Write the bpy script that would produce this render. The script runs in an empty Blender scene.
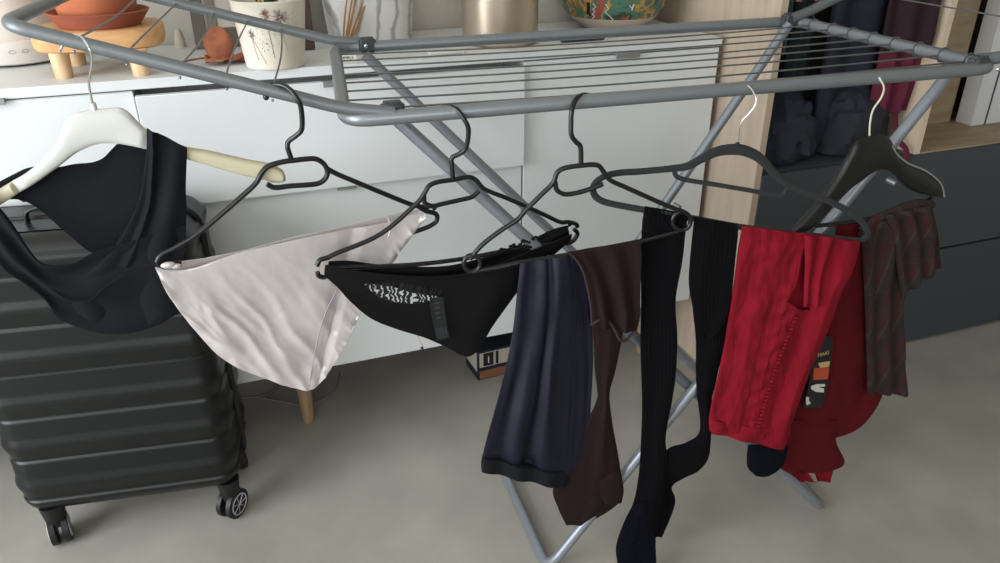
import bpy, bmesh, random
from math import *
from mathutils import Vector, noise
random.seed(7)
S = bpy.context.scene
C = S.collection
PI = pi
# ---------------------------------------------------------------- camera model
F_PX, PITCH, ROLL, YAW, H = 764.26, 0.468539, -0.004888, 0.343262, 1.30
cr, sr = cos(ROLL), sin(ROLL)
R0 = Vector((cos(YAW), -sin(YAW), 0)); FW = Vector((sin(YAW)*cos(PITCH), cos(YAW)*cos(PITCH), -sin(PITCH)))
U0 = R0.cross(FW)
RX = R0*cr + U0*sr; UX = U0*cr - R0*sr
CAM = Vector((0, 0, H))
def ray(u, v):
    return RX*((u-500)/F_PX) - UX*((v-281.5)/F_PX) + FW
def atY(u, v, Y):
    d = ray(u, v); return CAM + d*(Y/d.y)
def atZ(u, v, Z):
    d = ray(u, v); return CAM + d*((Z-H)/d.z)
class PL:
    """vertical plane through (x,y) at a heading; off moves it towards the viewer side"""
    def __init__(s, x, y, yaw):
        a = radians(yaw); s.T = Vector((x, y, 0)); s.u = Vector((cos(a), sin(a), 0)); s.n = Vector((sin(a), -cos(a), 0))
    def pt(s, u, v, off=0.0):
        d = ray(u, v); o = s.T + s.n*off
        return CAM + d*((o-CAM).dot(s.n)/d.dot(s.n))
    def line(s, pts, off=0.0):
        return [s.pt(p[0], p[1], p[2] if len(p) > 2 else off) for p in pts]
cd = bpy.data.cameras.new('camera'); co = bpy.data.objects.new('camera', cd); C.objects.link(co)
cd.sensor_width = 36; cd.lens = F_PX*36/1000; cd.clip_start = .02
from mathutils import Matrix
co.matrix_world = Matrix(((RX.x, UX.x, -FW.x, CAM.x), (RX.y, UX.y, -FW.y, CAM.y), (RX.z, UX.z, -FW.z, CAM.z), (0, 0, 0, 1)))
S.camera = co
# ---------------------------------------------------------------- mesh helpers
class M:
    def __init__(s): s.v = []; s.f = []
    def add(s, v, f):
        o = len(s.v); s.v += [Vector(p) for p in v]; s.f += [tuple(i+o for i in q) for q in f]; return s
    def box(s, a, b, bev=0):
        x0, y0, z0 = a; x1, y1, z1 = b
        bm = bmesh.new(); bmesh.ops.create_cube(bm, size=1)
        for q in bm.verts:
            q.co = Vector(((x0+x1)/2+q.co.x*(x1-x0), (y0+y1)/2+q.co.y*(y1-y0), (z0+z1)/2+q.co.z*(z1-z0)))
        if bev: bmesh.ops.bevel(bm, geom=bm.edges[:], offset=bev, segments=3, affect='EDGES')
        return s.bm(bm)
    def bm(s, bm):
        bm.verts.index_update(); s.add([q.co.copy() for q in bm.verts], [[w.index for w in q.verts] for q in bm.faces]); bm.free(); return s
    def xf(s, fn):
        s.v = [Vector(fn(p)) for p in s.v]; return s
    def lathe(s, prof, c=(0, 0, 0), n=40, sx=1, sy=1):
        v = []; f = []; m = len(prof)
        for i in range(n):
            a = 2*PI*i/n
            for (r, z) in prof: v.append((c[0]+r*cos(a)*sx, c[1]+r*sin(a)*sy, c[2]+z))
        for i in range(n):
            for j in range(m-1):
                f.append((i*m+j, ((i+1) % n)*m+j, ((i+1) % n)*m+j+1, i*m+j+1))
        if prof[0][0] > 1e-6: f.append(tuple(i*m for i in range(n))[::-1])
        if prof[-1][0] > 1e-6: f.append(tuple(i*m+m-1 for i in range(n)))
        return s.add(v, f)
    def tube(s, path, r, n=10, flat=None, cap=True):
        """sweep along path; r number, list or (a,b) ellipse with flat = the normal direction for b"""
        P = [Vector(p) for p in path]; k = len(P)
        T = [(P[min(i+1, k-1)]-P[max(i-1, 0)]).normalized() for i in range(k)]
        if flat is None:
            a0 = Vector((0, 0, 1)) if abs(T[0].z) < .9 else Vector((1, 0, 0)); N = (a0-T[0]*a0.dot(T[0])).normalized()
        v = []; f = []
        for i in range(k):
            if flat is None:
                N = (N-T[i]*N.dot(T[i])).normalized()
            else:
                N = (Vector(flat)-T[i]*Vector(flat).dot(T[i])).normalized()
            B = T[i].cross(N)
            ri = r[i] if isinstance(r, list) else r
            ra, rb = ri if isinstance(ri, tuple) else (ri, ri)
            for j in range(n):
                a = 2*PI*j/n; v.append(P[i]+B*(ra*cos(a))+N*(rb*sin(a)))
        for i in range(k-1):
            for j in range(n): f.append((i*n+j, i*n+(j+1) % n, (i+1)*n+(j+1) % n, (i+1)*n+j))
        if cap: f.append(tuple(range(n))[::-1]); f.append(tuple((k-1)*n+j for j in range(n)))
        return s.add(v, f)
    def ball(s, c, r, n=12, sc=(1, 1, 1)):
        bm = bmesh.new(); bmesh.ops.create_uvsphere(bm, u_segments=n, v_segments=max(6, n//2+2), radius=r)
        for q in bm.verts: q.co = Vector((q.co.x*sc[0]+c[0], q.co.y*sc[1]+c[1], q.co.z*sc[2]+c[2]))
        return s.bm(bm)
def spl(P, n):
    """catmull-rom through P (vectors of any kind), n samples, uniform parameter"""
    P = [Vector(p) for p in P]; k = len(P); out = []
    if k == 2: return [P[0].lerp(P[1], i/(n-1)) for i in range(n)]
    for i in range(n):
        t = i/(n-1)*(k-1); j = min(int(t), k-2); t -= j
        p1, p2 = P[j], P[j+1]; p0 = P[j-1] if j > 0 else p1*2-p2; p3 = P[j+2] if j+2 < k else p2*2-p1
        out.append(0.5*((2*p1)+(p2-p0)*t+(2*p0-5*p1+4*p2-p3)*t*t+(3*p1-p0-3*p2+p3)*t**3))
    return out
def fold_noise(p, s, seed=0):
    return noise.noise(Vector((p[0]*s+seed*7.1, p[1]*s+seed*3.3, p[2]*s)))
def loft(A, B, n, nu=40, nv=24, th=.004, edge=.0012, fold=None, hole=None, pw=.5, closed=True):
    """cloth: closed shell between two edge curves A and B (3D lists), front pushed along n by fold(u,v,p)"""
    a = spl(A, nu); b = spl(B, nu); n = Vector(n); m = M()
    fr = []; bk = []
    for i in range(nu):
        for j in range(nv):
            w = j/(nv-1); p = a[i].lerp(b[i], w); u = i/(nu-1)
            t = edge+(th-edge)*max(0, 1-(2*w-1)**2)**pw
            t *= min(1, .25+u*12, .25+(1-u)*12)
            d = fold(u, w, p) if fold else 0
            fr.append(p+n*(t+d)); bk.append(p+n*(-t+d*(.8 if th < .004 else .3)))
    N = nu*nv; f = []
    idx = lambda i, j: i*nv+j
    for i in range(nu-1):
        for j in range(nv-1):
            if hole and hole(i/(nu-1), j/(nv-1), fr[idx(i, j)]): 
                if hole(i/(nu-1), j/(nv-1), None) != 'front': continue
            else: f.append((idx(i, j), idx(i+1, j), idx(i+1, j+1), idx(i, j+1)))
            f.append((N+idx(i, j), N+idx(i, j+1), N+idx(i+1, j+1), N+idx(i+1, j)))
    for i in range(nu-1):
        f.append((idx(i, 0), N+idx(i, 0), N+idx(i+1, 0), idx(i+1, 0)))
        f.append((idx(i, nv-1), idx(i+1, nv-1), N+idx(i+1, nv-1), N+idx(i, nv-1)))
    for j in range(nv-1):
        f.append((idx(0, j), idx(0, j+1), N+idx(0, j+1), N+idx(0, j)))
        f.append((idx(nu-1, j), N+idx(nu-1, j), N+idx(nu-1, j+1), idx(nu-1, j+1)))
    m.v = fr+bk; m.f = f
    return m
def thing(name, label, cat, loc=(0, 0, 0), group=None):
    o = bpy.data.objects.new(name, None); C.objects.link(o); o.location = loc; o.empty_display_size = .05
    o['label'] = label; o['category'] = cat
    if group: o['group'] = group
    return o
def root_loc(o):
    l = Vector((0, 0, 0))
    while o is not None: l = l+o.location; o = o.parent
    return l
def obj(name, m, mat, parent=None, smooth=True, label=None, kind=None, cat=None, group=None, autosm=True):
    off = root_loc(parent) if parent is not None else Vector((0, 0, 0))
    if parent is None and kind is None:
        xs = [p.x for p in m.v]; ys = [p.y for p in m.v]; zs = [p.z for p in m.v]
        off = Vector(((min(xs)+max(xs))/2, (min(ys)+max(ys))/2, min(zs)))
    me = bpy.data.meshes.new(name); me.from_pydata([p-off for p in m.v], [], m.f); me.validate(); me.update()
    bm = bmesh.new(); bm.from_mesh(me); bmesh.ops.recalc_face_normals(bm, faces=bm.faces[:])
    for e in bm.edges:
        if len(e.link_faces) == 2 and e.calc_face_angle(0) > radians(38): e.smooth = False
    for f in bm.faces: f.smooth = smooth
    bm.to_mesh(me); bm.free()
    me.materials.append(mat)
    o = bpy.data.objects.new(name, me); C.objects.link(o)
    if parent is not None: o.parent = parent
    else: o.location = off
    if label: o['label'] = label
    if kind: o['kind'] = kind
    if cat: o['category'] = cat
    if group: o['group'] = group
    return o
# ---------------------------------------------------------------- materials
def srgb(r, g, b):
    f = lambda c: (c/255/12.92) if c/255 <= .04045 else ((c/255+.055)/1.055)**2.4
    return (f(r), f(g), f(b), 1)
def mat(name, col, rough=.5, metal=0, spec=.5, col2=None, nscale=8, stretch=(1, 1, 1), bump=0, bscale=60, bstretch=(1, 1, 1), sheen=0, coat=0, ramp=(.35, .65), detail=4, gen='noise', alpha=None):
    m = bpy.data.materials.new(name); m.use_nodes = True; nt = m.node_tree; N = nt.nodes; L = nt.links
    b = N['Principled BSDF']; b.inputs['Base Color'].default_value = col; b.inputs['Roughness'].default_value = rough
    b.inputs['Metallic'].default_value = metal; b.inputs['Specular IOR Level'].default_value = spec
    if sheen: b.inputs['Sheen Weight'].default_value = sheen; b.inputs['Sheen Roughness'].default_value = .4
    if coat: b.inputs['Coat Weight'].default_value = coat
    tc = N.new('ShaderNodeTexCoord')
    def tex(sc, st, det=4, kind='noise'):
        mp = N.new('ShaderNodeMapping'); mp.inputs['Scale'].default_value = st; L.new(tc.outputs['Object'], mp.inputs['Vector'])
        if kind == 'voronoi': t = N.new('ShaderNodeTexVoronoi'); t.inputs['Scale'].default_value = sc
        elif kind == 'wave': t = N.new('ShaderNodeTexWave'); t.inputs['Scale'].default_value = sc; t.inputs['Distortion'].default_value = 6; t.inputs['Detail'].default_value = 3; t.inputs['Detail Scale'].default_value = 1.5
        else: t = N.new('ShaderNodeTexNoise'); t.inputs['Scale'].default_value = sc; t.inputs['Detail'].default_value = det
        L.new(mp.outputs[0], t.inputs['Vector']); return t
    if col2:
        t = tex(nscale, stretch, detail, gen); r = N.new('ShaderNodeValToRGB')
        r.color_ramp.elements[0].position = ramp[0]; r.color_ramp.elements[1].position = ramp[1]
        r.color_ramp.elements[0].color = col; r.color_ramp.elements[1].color = col2
        L.new(t.outputs['Fac' if gen != 'voronoi' else 'Distance'], r.inputs[0]); L.new(r.outputs[0], b.inputs['Base Color'])
    if bump:
        t = tex(bscale, bstretch, 3); bp = N.new('ShaderNodeBump'); bp.inputs['Strength'].default_value = bump; bp.inputs['Distance'].default_value = .002
        L.new(t.outputs['Fac'], bp.inputs['Height']); L.new(bp.outputs[0], b.inputs['Normal'])
    return m
white_lac = mat('white lacquer', srgb(217, 222, 223), .45)
white_lac2 = mat('white lacquer matte', srgb(206, 209, 209), .5)
dark_gap = mat('dark gap', srgb(30, 30, 32), .7)
handle_m = mat('grey tab metal', srgb(150, 152, 150), .4, .5)
wood = mat('light oak', srgb(196, 180, 162), .55, col2=srgb(176, 158, 140), nscale=6, stretch=(6, 6, .5), ramp=(.3, .75), bump=.1, bscale=40, bstretch=(4, 4, .3))
wood_edge = mat('oak edge band', srgb(214, 196, 172), .55)
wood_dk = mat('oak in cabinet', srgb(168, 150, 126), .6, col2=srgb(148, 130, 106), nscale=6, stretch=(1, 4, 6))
pine = mat('pine', srgb(214, 170, 118), .5, col2=srgb(190, 140, 90), nscale=14, stretch=(.6, 5, 5), ramp=(.3, .7))
pine_leg = mat('pale turned pine', srgb(226, 196, 158), .5, col2=srgb(204, 168, 126), nscale=20, stretch=(4, 4, .6))
oakleg = mat('oak leg', srgb(170, 142, 112), .5, col2=srgb(146, 118, 90), nscale=20, stretch=(4, 4, .6))
floor_m = mat('vinyl floor', srgb(163, 160, 152), .42, col2=srgb(143, 140, 133), nscale=5, ramp=(.3, .72), detail=8, bump=.06, bscale=90)
wall_m = mat('wall paint', srgb(198, 194, 184), .9, bump=.1, bscale=120)
ceil_m = mat('ceiling paint', srgb(225, 222, 215), .9)
char = mat('charcoal laminate', srgb(58, 66, 73), .5, bump=.08, bscale=200)
closet_dk = mat('closet back board', srgb(66, 60, 54), .7)
steel = mat('grey painted steel tube', srgb(128, 135, 139), .38, .55, bump=.05, bscale=200)
steel_dk = mat('dull grey painted tube', srgb(112, 118, 121), .42, .45, bump=.05, bscale=200)
galv = mat('pale grey painted tube', srgb(132, 138, 146), .36, .45)
wire_m = mat('drying line wire', srgb(104, 106, 106), .4, .5)
plast_dk = mat('dark grey hinge plastic', srgb(58, 64, 68), .5)
chrome = mat('chrome wire', srgb(210, 212, 212), .18, .95)
blk_pl = mat('black hanger plastic', srgb(12, 15, 18), .32)
flock = mat('charcoal flocked plastic', srgb(32, 36, 37), .9, sheen=.1)
blk_gl = mat('worn black hanger plastic', srgb(10, 12, 12), .4)
wht_pl = mat('white hanger plastic', srgb(188, 190, 186), .35)
cream_pl = mat('cream hanger end', srgb(178, 172, 146), .45)
case_m = mat('black abs shell', srgb(6, 11, 12), .36, spec=.42, bump=.12, bscale=420)
case_tr = mat('black suitcase trim', srgb(8, 9, 11), .5)
wheel_s = mat('silver hub', srgb(200, 203, 206), .3, .6)
terr = mat('terracotta', srgb(190, 112, 76), .8, col2=srgb(172, 98, 66), nscale=10, bump=.1, bscale=80)
terr2 = mat('brown saucer', srgb(150, 82, 62), .7)
soil = mat('soil', srgb(52, 38, 28), .95, bump=.8, bscale=120)
cream_cer = mat('cream ceramic', srgb(226, 220, 206), .35, coat=.3, col2=srgb(214, 206, 190), nscale=7)
green_m = mat('leaf green', srgb(58, 82, 44), .5, col2=srgb(86, 108, 60), nscale=30)
marble = mat('white marble glaze', srgb(160, 160, 158), .3, col2=srgb(218, 218, 215), nscale=4.5, stretch=(1.4, 1, 1.6), gen='wave', ramp=(.0, .22))
canm = mat('champagne metal', srgb(190, 174, 156), .32, .7)
straw = mat('dry straw', srgb(176, 128, 74), .7)
leaf_dry = mat('dry brown leaf', srgb(158, 96, 62), .75, col2=srgb(118, 62, 42), nscale=30, bump=.4, bscale=60)
grey_fr = mat('grey frame wood', srgb(112, 106, 98), .6)
brown_fr = mat('dark brown frame wood', srgb(74, 52, 48), .5)
paper = mat('paper', srgb(216, 212, 202), .8)
clear_m = mat('clear film', srgb(226, 226, 222), .15)
pen_m = mat('dark pen', srgb(40, 44, 50), .3)
blueblk = mat('blue-black card', srgb(22, 30, 42), .5)
cardbr = mat('brown card', srgb(120, 80, 54), .7)
creamcard = mat('cream card', srgb(176, 170, 156), .7)
ink_red = mat('red ink', srgb(140, 40, 40), .6); ink_dk = mat('black ink', srgb(16, 16, 20), .6); ink_wh = mat('white ink', srgb(205, 203, 196), .6)
ink_pur = mat('purple petal ink', srgb(118, 76, 108), .5); ink_pink = mat('rose petal ink', srgb(166, 84, 96), .5); ink_grn = mat('grey green ink', srgb(134, 134, 112), .5)
ink_or = mat('orange print', srgb(176, 74, 40), .7); ink_be = mat('beige print', srgb(196, 160, 110), .7); ink_teal = mat('teal stitch', srgb(60, 88, 94), .7)
navyblk = mat('navy black jersey', srgb(5, 9, 16), .85, spec=.22, bump=.25, bscale=300)
satin = mat('nude satin', srgb(197, 191, 191), .19, metal=.15, spec=1, sheen=.1, bump=.3, bscale=22, bstretch=(2.2, 1, .8))
satin_seam = mat('mauve seam thread', srgb(158, 142, 158), .6)
blk_brief = mat('black microfibre', srgb(5, 5, 8), .7, spec=.25, bump=.2, bscale=240)
navysilk = mat('dark navy satin jersey', srgb(7, 10, 30), .5, spec=.35, bump=.3, bscale=50, bstretch=(2, 2, .4))
navyband = mat('navy elastic band', srgb(9, 12, 18), .85, spec=.25, bump=.3, bscale=300, bstretch=(.2, .2, 3))
brown_st = mat('brown opaque nylon', srgb(26, 11, 10), .85, spec=.25, bump=.2, bscale=200)
mauve_st = mat('mauve hem edge', srgb(44, 24, 26), .85)
blk_tights = mat('black ribbed knit', srgb(3, 3, 6), .95, spec=.15, bump=.22, bscale=150, bstretch=(4, 4, .12))
toe_m = mat('navy sock toe', srgb(5, 7, 16), .9, spec=.12, bump=.4, bscale=160)
red_m = mat('crimson knit', srgb(126, 15, 33), .92, col2=srgb(112, 11, 27), spec=.18, nscale=12, bump=.6, bscale=90, bstretch=(3, 3, .5))
maroon = mat('maroon jersey', srgb(82, 9, 17), .94, spec=.2, bump=.3, bscale=200)
teal_m = mat('teal cloth', srgb(48, 76, 78), .8, bump=.3, bscale=80)
dk_cl = mat('near black cloth', srgb(26, 26, 30), .9); dk_red = mat('dark red cloth', srgb(72, 24, 34), .9); dk_nav = mat('dark navy cloth', srgb(34, 40, 54), .9)
dk_gr = mat('dark olive cloth', srgb(42, 44, 38), .9); pink_cl = mat('raspberry cloth', srgb(92, 22, 48), .85); dk_mar = mat('dark aubergine cloth', srgb(44, 22, 32), .9)
pile_m = mat('navy jersey pile', srgb(40, 44, 60), .85, bump=.3, bscale=60)
cable_m = mat('grey cable', srgb(120, 120, 116), .5)
white_box = mat('white card box', srgb(222, 226, 230), .6)
hum_m = mat('humidifier plastic', srgb(208, 200, 192), .4); hum_b = mat('humidifier base plastic', srgb(212, 208, 202), .4); hum_k = mat('button outline', srgb(150, 150, 148), .4)
def floral_cloth():
    m = mat('pink floral cloth', srgb(60, 24, 36), .85, col2=srgb(214, 140, 150), nscale=38, ramp=(.5, .6)); return m
floral = floral_cloth()
def plaid():
    m = bpy.data.materials.new('tartan flannel'); m.use_nodes = True; nt = m.node_tree; N = nt.nodes; L = nt.links; b = N['Principled BSDF']
    b.inputs['Roughness'].default_value = .92
    tc = N.new('ShaderNodeTexCoord'); sp = N.new('ShaderNodeSeparateXYZ'); L.new(tc.outputs['Object'], sp.inputs[0])
    def band(out, freq, th, ph=0.0):
        a = N.new('ShaderNodeMath'); a.operation = 'MULTIPLY'; a.inputs[1].default_value = freq; L.new(out, a.inputs[0])
        d = N.new('ShaderNodeMath'); d.operation = 'ADD'; d.inputs[1].default_value = ph; L.new(a.outputs[0], d.inputs[0])
        c = N.new('ShaderNodeMath'); c.operation = 'SINE'; L.new(d.outputs[0], c.inputs[0])
        g = N.new('ShaderNodeMath'); g.operation = 'GREATER_THAN'; g.inputs[1].default_value = th; L.new(c.outputs[0], g.inputs[0]); return g.outputs[0]
    def mix(f, c1, c2, fac=1.0):
        x = N.new('ShaderNodeMix'); x.data_type = 'RGBA'
        mu = N.new('ShaderNodeMath'); mu.operation = 'MULTIPLY'; mu.inputs[1].default_value = fac; L.new(f, mu.inputs[0]); L.new(mu.outputs[0], x.inputs[0])
        if isinstance(c1, tuple): x.inputs[6].default_value = c1
        else: L.new(c1, x.inputs[6])
        x.inputs[7].default_value = c2; return x.outputs[2]
    c = mix(band(sp.outputs['X'], 160, .1), srgb(48, 13, 15), srgb(22, 20, 17), .8)
    c = mix(band(sp.outputs['Z'], 110, .3), c, srgb(32, 28, 24), .45)
    c = mix(band(sp.outputs['X'], 160, .96, 1.2), c, srgb(84, 70, 54), .3)
    c = mix(band(sp.outputs['Z'], 110, .98, .8), c, srgb(70, 58, 46), .10)
    L.new(c, b.inputs['Base Color']); return m
plaid_m = plaid()
def lace():
    m = bpy.data.materials.new('black lace'); m.use_nodes = True; nt = m.node_tree; N = nt.nodes; L = nt.links; b = N['Principled BSDF']
    b.inputs['Base Color'].default_value = srgb(14, 14, 18); b.inputs['Roughness'].default_value = .7
    tc = N.new('ShaderNodeTexCoord'); mp = N.new('ShaderNodeMapping'); mp.inputs['Scale'].default_value = (1, 1, 1.6); L.new(tc.outputs['Object'], mp.inputs[0])
    w = N.new('ShaderNodeTexWave'); w.inputs['Scale'].default_value = 36; w.inputs['Distortion'].default_value = 13; w.inputs['Detail'].default_value = 2; w.inputs['Detail Scale'].default_value = 1.2
    L.new(mp.outputs[0], w.inputs['Vector'])
    g = N.new('ShaderNodeMath'); g.operation = 'LESS_THAN'; g.inputs[1].default_value = .66; L.new(w.outputs['Fac'], g.inputs[0])
    L.new(g.outputs[0], b.inputs['Alpha']); return m
lace_m = lace()
def bowl_mat():
    m = bpy.data.materials.new('painted majolica'); m.use_nodes = True; nt = m.node_tree; N = nt.nodes; L = nt.links; b = N['Principled BSDF']
    b.inputs['Roughness'].default_value = .25
    tc = N.new('ShaderNodeTexCoord'); t = N.new('ShaderNodeTexNoise'); t.inputs['Scale'].default_value = 16; t.inputs['Detail'].default_value = 3.5; t.inputs['Distortion'].default_value = .5
    L.new(tc.outputs['Object'], t.inputs['Vector']); r = N.new('ShaderNodeValToRGB'); cr_ = r.color_ramp; cr_.interpolation = 'EASE'
    cs = [(.30, (150, 84, 54)), (.38, (44, 58, 52)), (.44, (66, 108, 98)), (.50, (88, 110, 70)), (.57, (176, 134, 70)), (.62, (70, 98, 92)), (.70, (150, 70, 56))]
    cr_.elements[0].position = cs[0][0]; cr_.elements[0].color = srgb(*cs[0][1]); cr_.elements[1].position = cs[1][0]; cr_.elements[1].color = srgb(*cs[1][1])
    for p, c in cs[2:]: e = cr_.elements.new(p); e.color = srgb(*c)
    L.new(t.outputs['Fac'], r.inputs[0]); L.new(r.outputs[0], b.inputs['Base Color']); return m
bowl_m = bowl_mat()
glass_m = bpy.data.materials.new('window glass'); glass_m.use_nodes = True
gb = glass_m.node_tree.nodes['Principled BSDF']; gb.inputs['Transmission Weight'].default_value = 1; gb.inputs['Roughness'].default_value = 0; gb.inputs['IOR'].default_value = 1.45
frame_m = mat('white window frame', srgb(235, 235, 232), .4)
# ---------------------------------------------------------------- room shell
XL, XR, YF, YB, ZC = -2.3, 3.5, -2.4, 2.15, 2.55
obj('floor', M().box((XL-.1, YF-.1, -.06), (XR+.1, YB+.1, 0)), floor_m, kind='structure', smooth=False)
obj('ceiling', M().box((XL-.1, YF-.1, ZC), (XR+.1, YB+.1, ZC+.08)), ceil_m, kind='structure', smooth=False)
obj('wall_back', M().box((XL-.1, YB, 0), (XR+.1, YB+.1, ZC)), wall_m, kind='structure', smooth=False)
obj('wall_right', M().box((XR, YF, 0), (XR+.1, YB, ZC)), wall_m, kind='structure', smooth=False)
def holed(x, y0, y1, hy0, hy1, hz0, hz1, axis='x'):
    m = M()
    for (a, b, c, d) in ((y0, hy0, 0, ZC), (hy1, y1, 0, ZC), (hy0, hy1, 0, hz0), (hy0, hy1, hz1, ZC)):
        if axis == 'x': m.box((x-.1, a, c), (x, b, d))
        else: m.box((a, x-.1, c), (b, x, d))
    return m
WY0, WY1, WZ0, WZ1 = -.85, 1.25, .35, 2.3
obj('wall_left', holed(XL, YF, YB, WY0, WY1, WZ0, WZ1), wall_m, kind='structure', smooth=False)
FX0, FX1 = -1.9, 0.3
obj('wall_front', holed(YF, XL, XR, FX0, FX1, .8, 2.3, 'y'), wall_m, kind='structure', smooth=False)
wf = M()
for (a, b, c, d) in ((WY0, WY0+.06, WZ0, WZ1), (WY1-.06, WY1, WZ0, WZ1), (.17, .23, WZ0, WZ1), (WY0, WY1, WZ0, WZ0+.06), (WY0, WY1, WZ1-.06, WZ1)):
    wf.box((XL-.08, a, c), (XL-.03, b, d), .004)
w1 = obj('window_1', wf, frame_m, kind='structure')
g1 = obj('pane', M().box((XL-.06, WY0+.05, WZ0+.05), (XL-.054, WY1-.05, WZ1-.05)), glass_m, w1)
wf = M()
for (a, b, c, d) in ((FX0, FX0+.06, .8, 2.3), (FX1-.06, FX1, .8, 2.3), (-.83, -.77, .8, 2.3), (FX0, FX1, .8, .86), (FX0, FX1, 2.24, 2.3)):
    wf.box((a, YF-.08, c), (b, YF-.03, d), .004)
w2 = obj('added_window', wf, frame_m, kind='structure')  # unseen window added behind the camera to go with the fill lamp
obj('pane', M().box((FX0+.05, YF-.06, .85), (FX1-.05, YF-.054, 2.25)), glass_m, w2)
obj('baseboard_back', M().box((XL, YB-.015, 0), (1.2, YB, .07), .003), white_lac2, kind='structure')
# ---------------------------------------------------------------- dresser
YD = 1.735; TOP = .9676
dr = thing('dresser', 'long low white lacquered dresser on turned wooden legs against the wall', 'dresser', (.3, 1.94, 0))
obj('carcass', M().box((-1.25, YD+.02, .2), (-.176, 2.13, .945), .002).box((-.176, YD+.14, .2), (.684, 2.13, .945), .002).box((-.176, YD+.02, .2), (.684, YD+.14, .688), .002).box((.684, YD+.02, .2), (1.23, 2.13, .945), .002), white_lac2, dr)
obj('top_panel', M().box((-1.27, YD-.004, .9475), (1.234, 2.14, TOP), .0015), white_lac, dr)
def front(name, x0, x1, z0, z1, y, hx=None, hz=None, hw=.05, **k):
    f = obj(name, M().box((x0, y, z0), (x1, y+.019, z1), .0015), white_lac, dr, **k)
    if hx is not None:
        obj('handle', M().box((hx-hw/2, y-.012, hz-.001), (hx+hw/2, y+.004, hz+.003), .0012).box((hx-hw/2, y-.013, hz-.009), (hx+hw/2, y-.010, hz+.003), .0008), handle_m, f)
    return f
S1, S2 = -.174, .682
front('door', -1.25, S1-.003, .2, .944, YD, -.43, .948, .05)
front('drawer', S1, S2-.002, .692, .936, YD-.018, .215, .936, .022)
obj('drawer_box', M().box((S1+.03, YD-.002, .71), (S2-.03, YD+.13, .90)), white_lac2, dr)
front('flap_door', S1, S2-.002, .2, .688, YD, .235, .692, .045)
front('door', S2+.002, 1.23, .2, .943, YD, .957, .945, .066)
for i, (lx, ly) in enumerate(((-1.1, 1.80), (.077, 1.80), (1.12, 1.80), (-1.1, 2.06), (.077, 2.06), (1.12, 2.06))):
    obj('leg', M().lathe([(.015, 0), (.017, .01), (.023, .2)], (lx, ly, 0), 20), oakleg, dr)
# ---------------------------------------------------------------- wardrobe
YW = 1.545
wd = thing('wardrobe', 'tall open oak wardrobe with charcoal drawer fronts beside the white dresser', 'wardrobe', (2.3, 1.85, 0))
obj('side_panel', M().box((1.252, YW, 0), (1.272, YB-.005, 2.4), .0008), wood, wd, label='light oak side panel')
obj('side_panel', M().box((3.38, YW, 0), (3.40, YB-.005, 2.4), .0008), wood, wd)
obj('partition', M().box((1.776, YW, .65), (1.797, YB-.03, 2.38), .0008), wood_edge, wd)
obj('back_panel', M().box((1.272, YB-.03, .05), (3.38, YB-.008, 2.38)), closet_dk, wd)
obj('top_board', M().box((1.272, YW, 2.36), (3.38, YB-.03, 2.4)), wood, wd)
obj('shelf_board', M().box((1.274, YW+.02, .632), (1.776, YB-.03, .65), .001), char, wd)
obj('shelf_board', M().box((1.797, YW+.004, .632), (3.378, YB-.03, .652), .001), wood_dk, wd)
for k, (z0, z1) in enumerate(((.335, .648), (.012, .329))):
    obj('drawer', M().box((1.2725, YW-.002, z0), (2.34, YW+.018, z1), .002), char, wd)
    obj('drawer', M().box((2.344, YW-.002, z0), (3.378, YW+.018, z1), .002), char, wd)
GX0, GX1 = atY(952, 112, 1.765).x, atY(972, 112, 1.765).x
obj('bay_board', M().box((1.80, 1.765, .652), (GX0, 1.785, 2.3), .001), wood_dk, wd, label='oak board behind the right bay')
obj('bay_board', M().box((GX1, 1.765, .652), (3.30, 1.785, 2.3), .001), wood_dk, wd)
obj('bay_gap_shade', M().box((1.80, 1.85, .652), (3.30, 1.86, 2.3), .001), mat('olive gap shade', srgb(104, 98, 76), .7), wd)  # olive sheet behind the slot, its colour stands in for the shadow there
bx = thing('storage_box', 'white box with a vertical seam on the oak shelf at right edge', 'box', (2.4, 1.74, .652))
obj('box_body', M().box((2.160, 1.7, .6525), (2.62, 1.76, 1.08), .003), white_box, bx)
obj('box_seam', M().box((2.212, 1.697, .6535), (2.216, 1.701, 1.08)), ink_teal, bx)
# hanging rail + clothes inside
obj('hanging_rail', M().tube([(1.272, 1.84, 1.62), (1.776, 1.84, 1.62)], .012, 14), chrome, wd)
def pleat(x0, x1, y, z0, z1, amp, fr, ph, nu=26, nv=22, slope=0):
    A = [Vector((x0, y, z0+(z1-z0)*i/4)) for i in range(5)]; B = [Vector((x1, y, z0+(z1-z0)*i/4+slope)) for i in range(5)]
    return loft(A, B, (0, -1, 0), nu, nv, .012, .003, lambda u, v, p: amp*sin(v*fr+ph+u*1.3)*(1-.4*u)+.5*amp*fold_noise(p, 9, ph))
cl = [(1.30, 1.40, 1.88, .80, 1.5, dk_cl, 'black garment hanging at the left end of the wardrobe rail'),
      (1.325, 1.385, 1.66, .93, 1.5, teal_m, 'teal garment hanging near the oak side panel in the wardrobe'),
      (1.38, 1.50, 1.78, .78, 1.5, dk_mar, 'aubergine garment hanging right of the teal one in the wardrobe'),
      (1.44, 1.50, 1.72, .80, 1.5, teal_m, 'dark teal strip of garment hanging mid wardrobe above navy pile'),
      (1.52, 1.64, 1.76, .76, 1.5, dk_gr, 'dark olive garment hanging in the middle of the wardrobe'),
      (1.60, 1.773, 1.572, .93, 1.5, dk_mar, 'dark aubergine garment hanging against the upper wardrobe partition'),
      (1.64, 1.774, 1.602, .76, 1.5, pink_cl, 'raspberry garment hanging against the pale wardrobe partition')]
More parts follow.
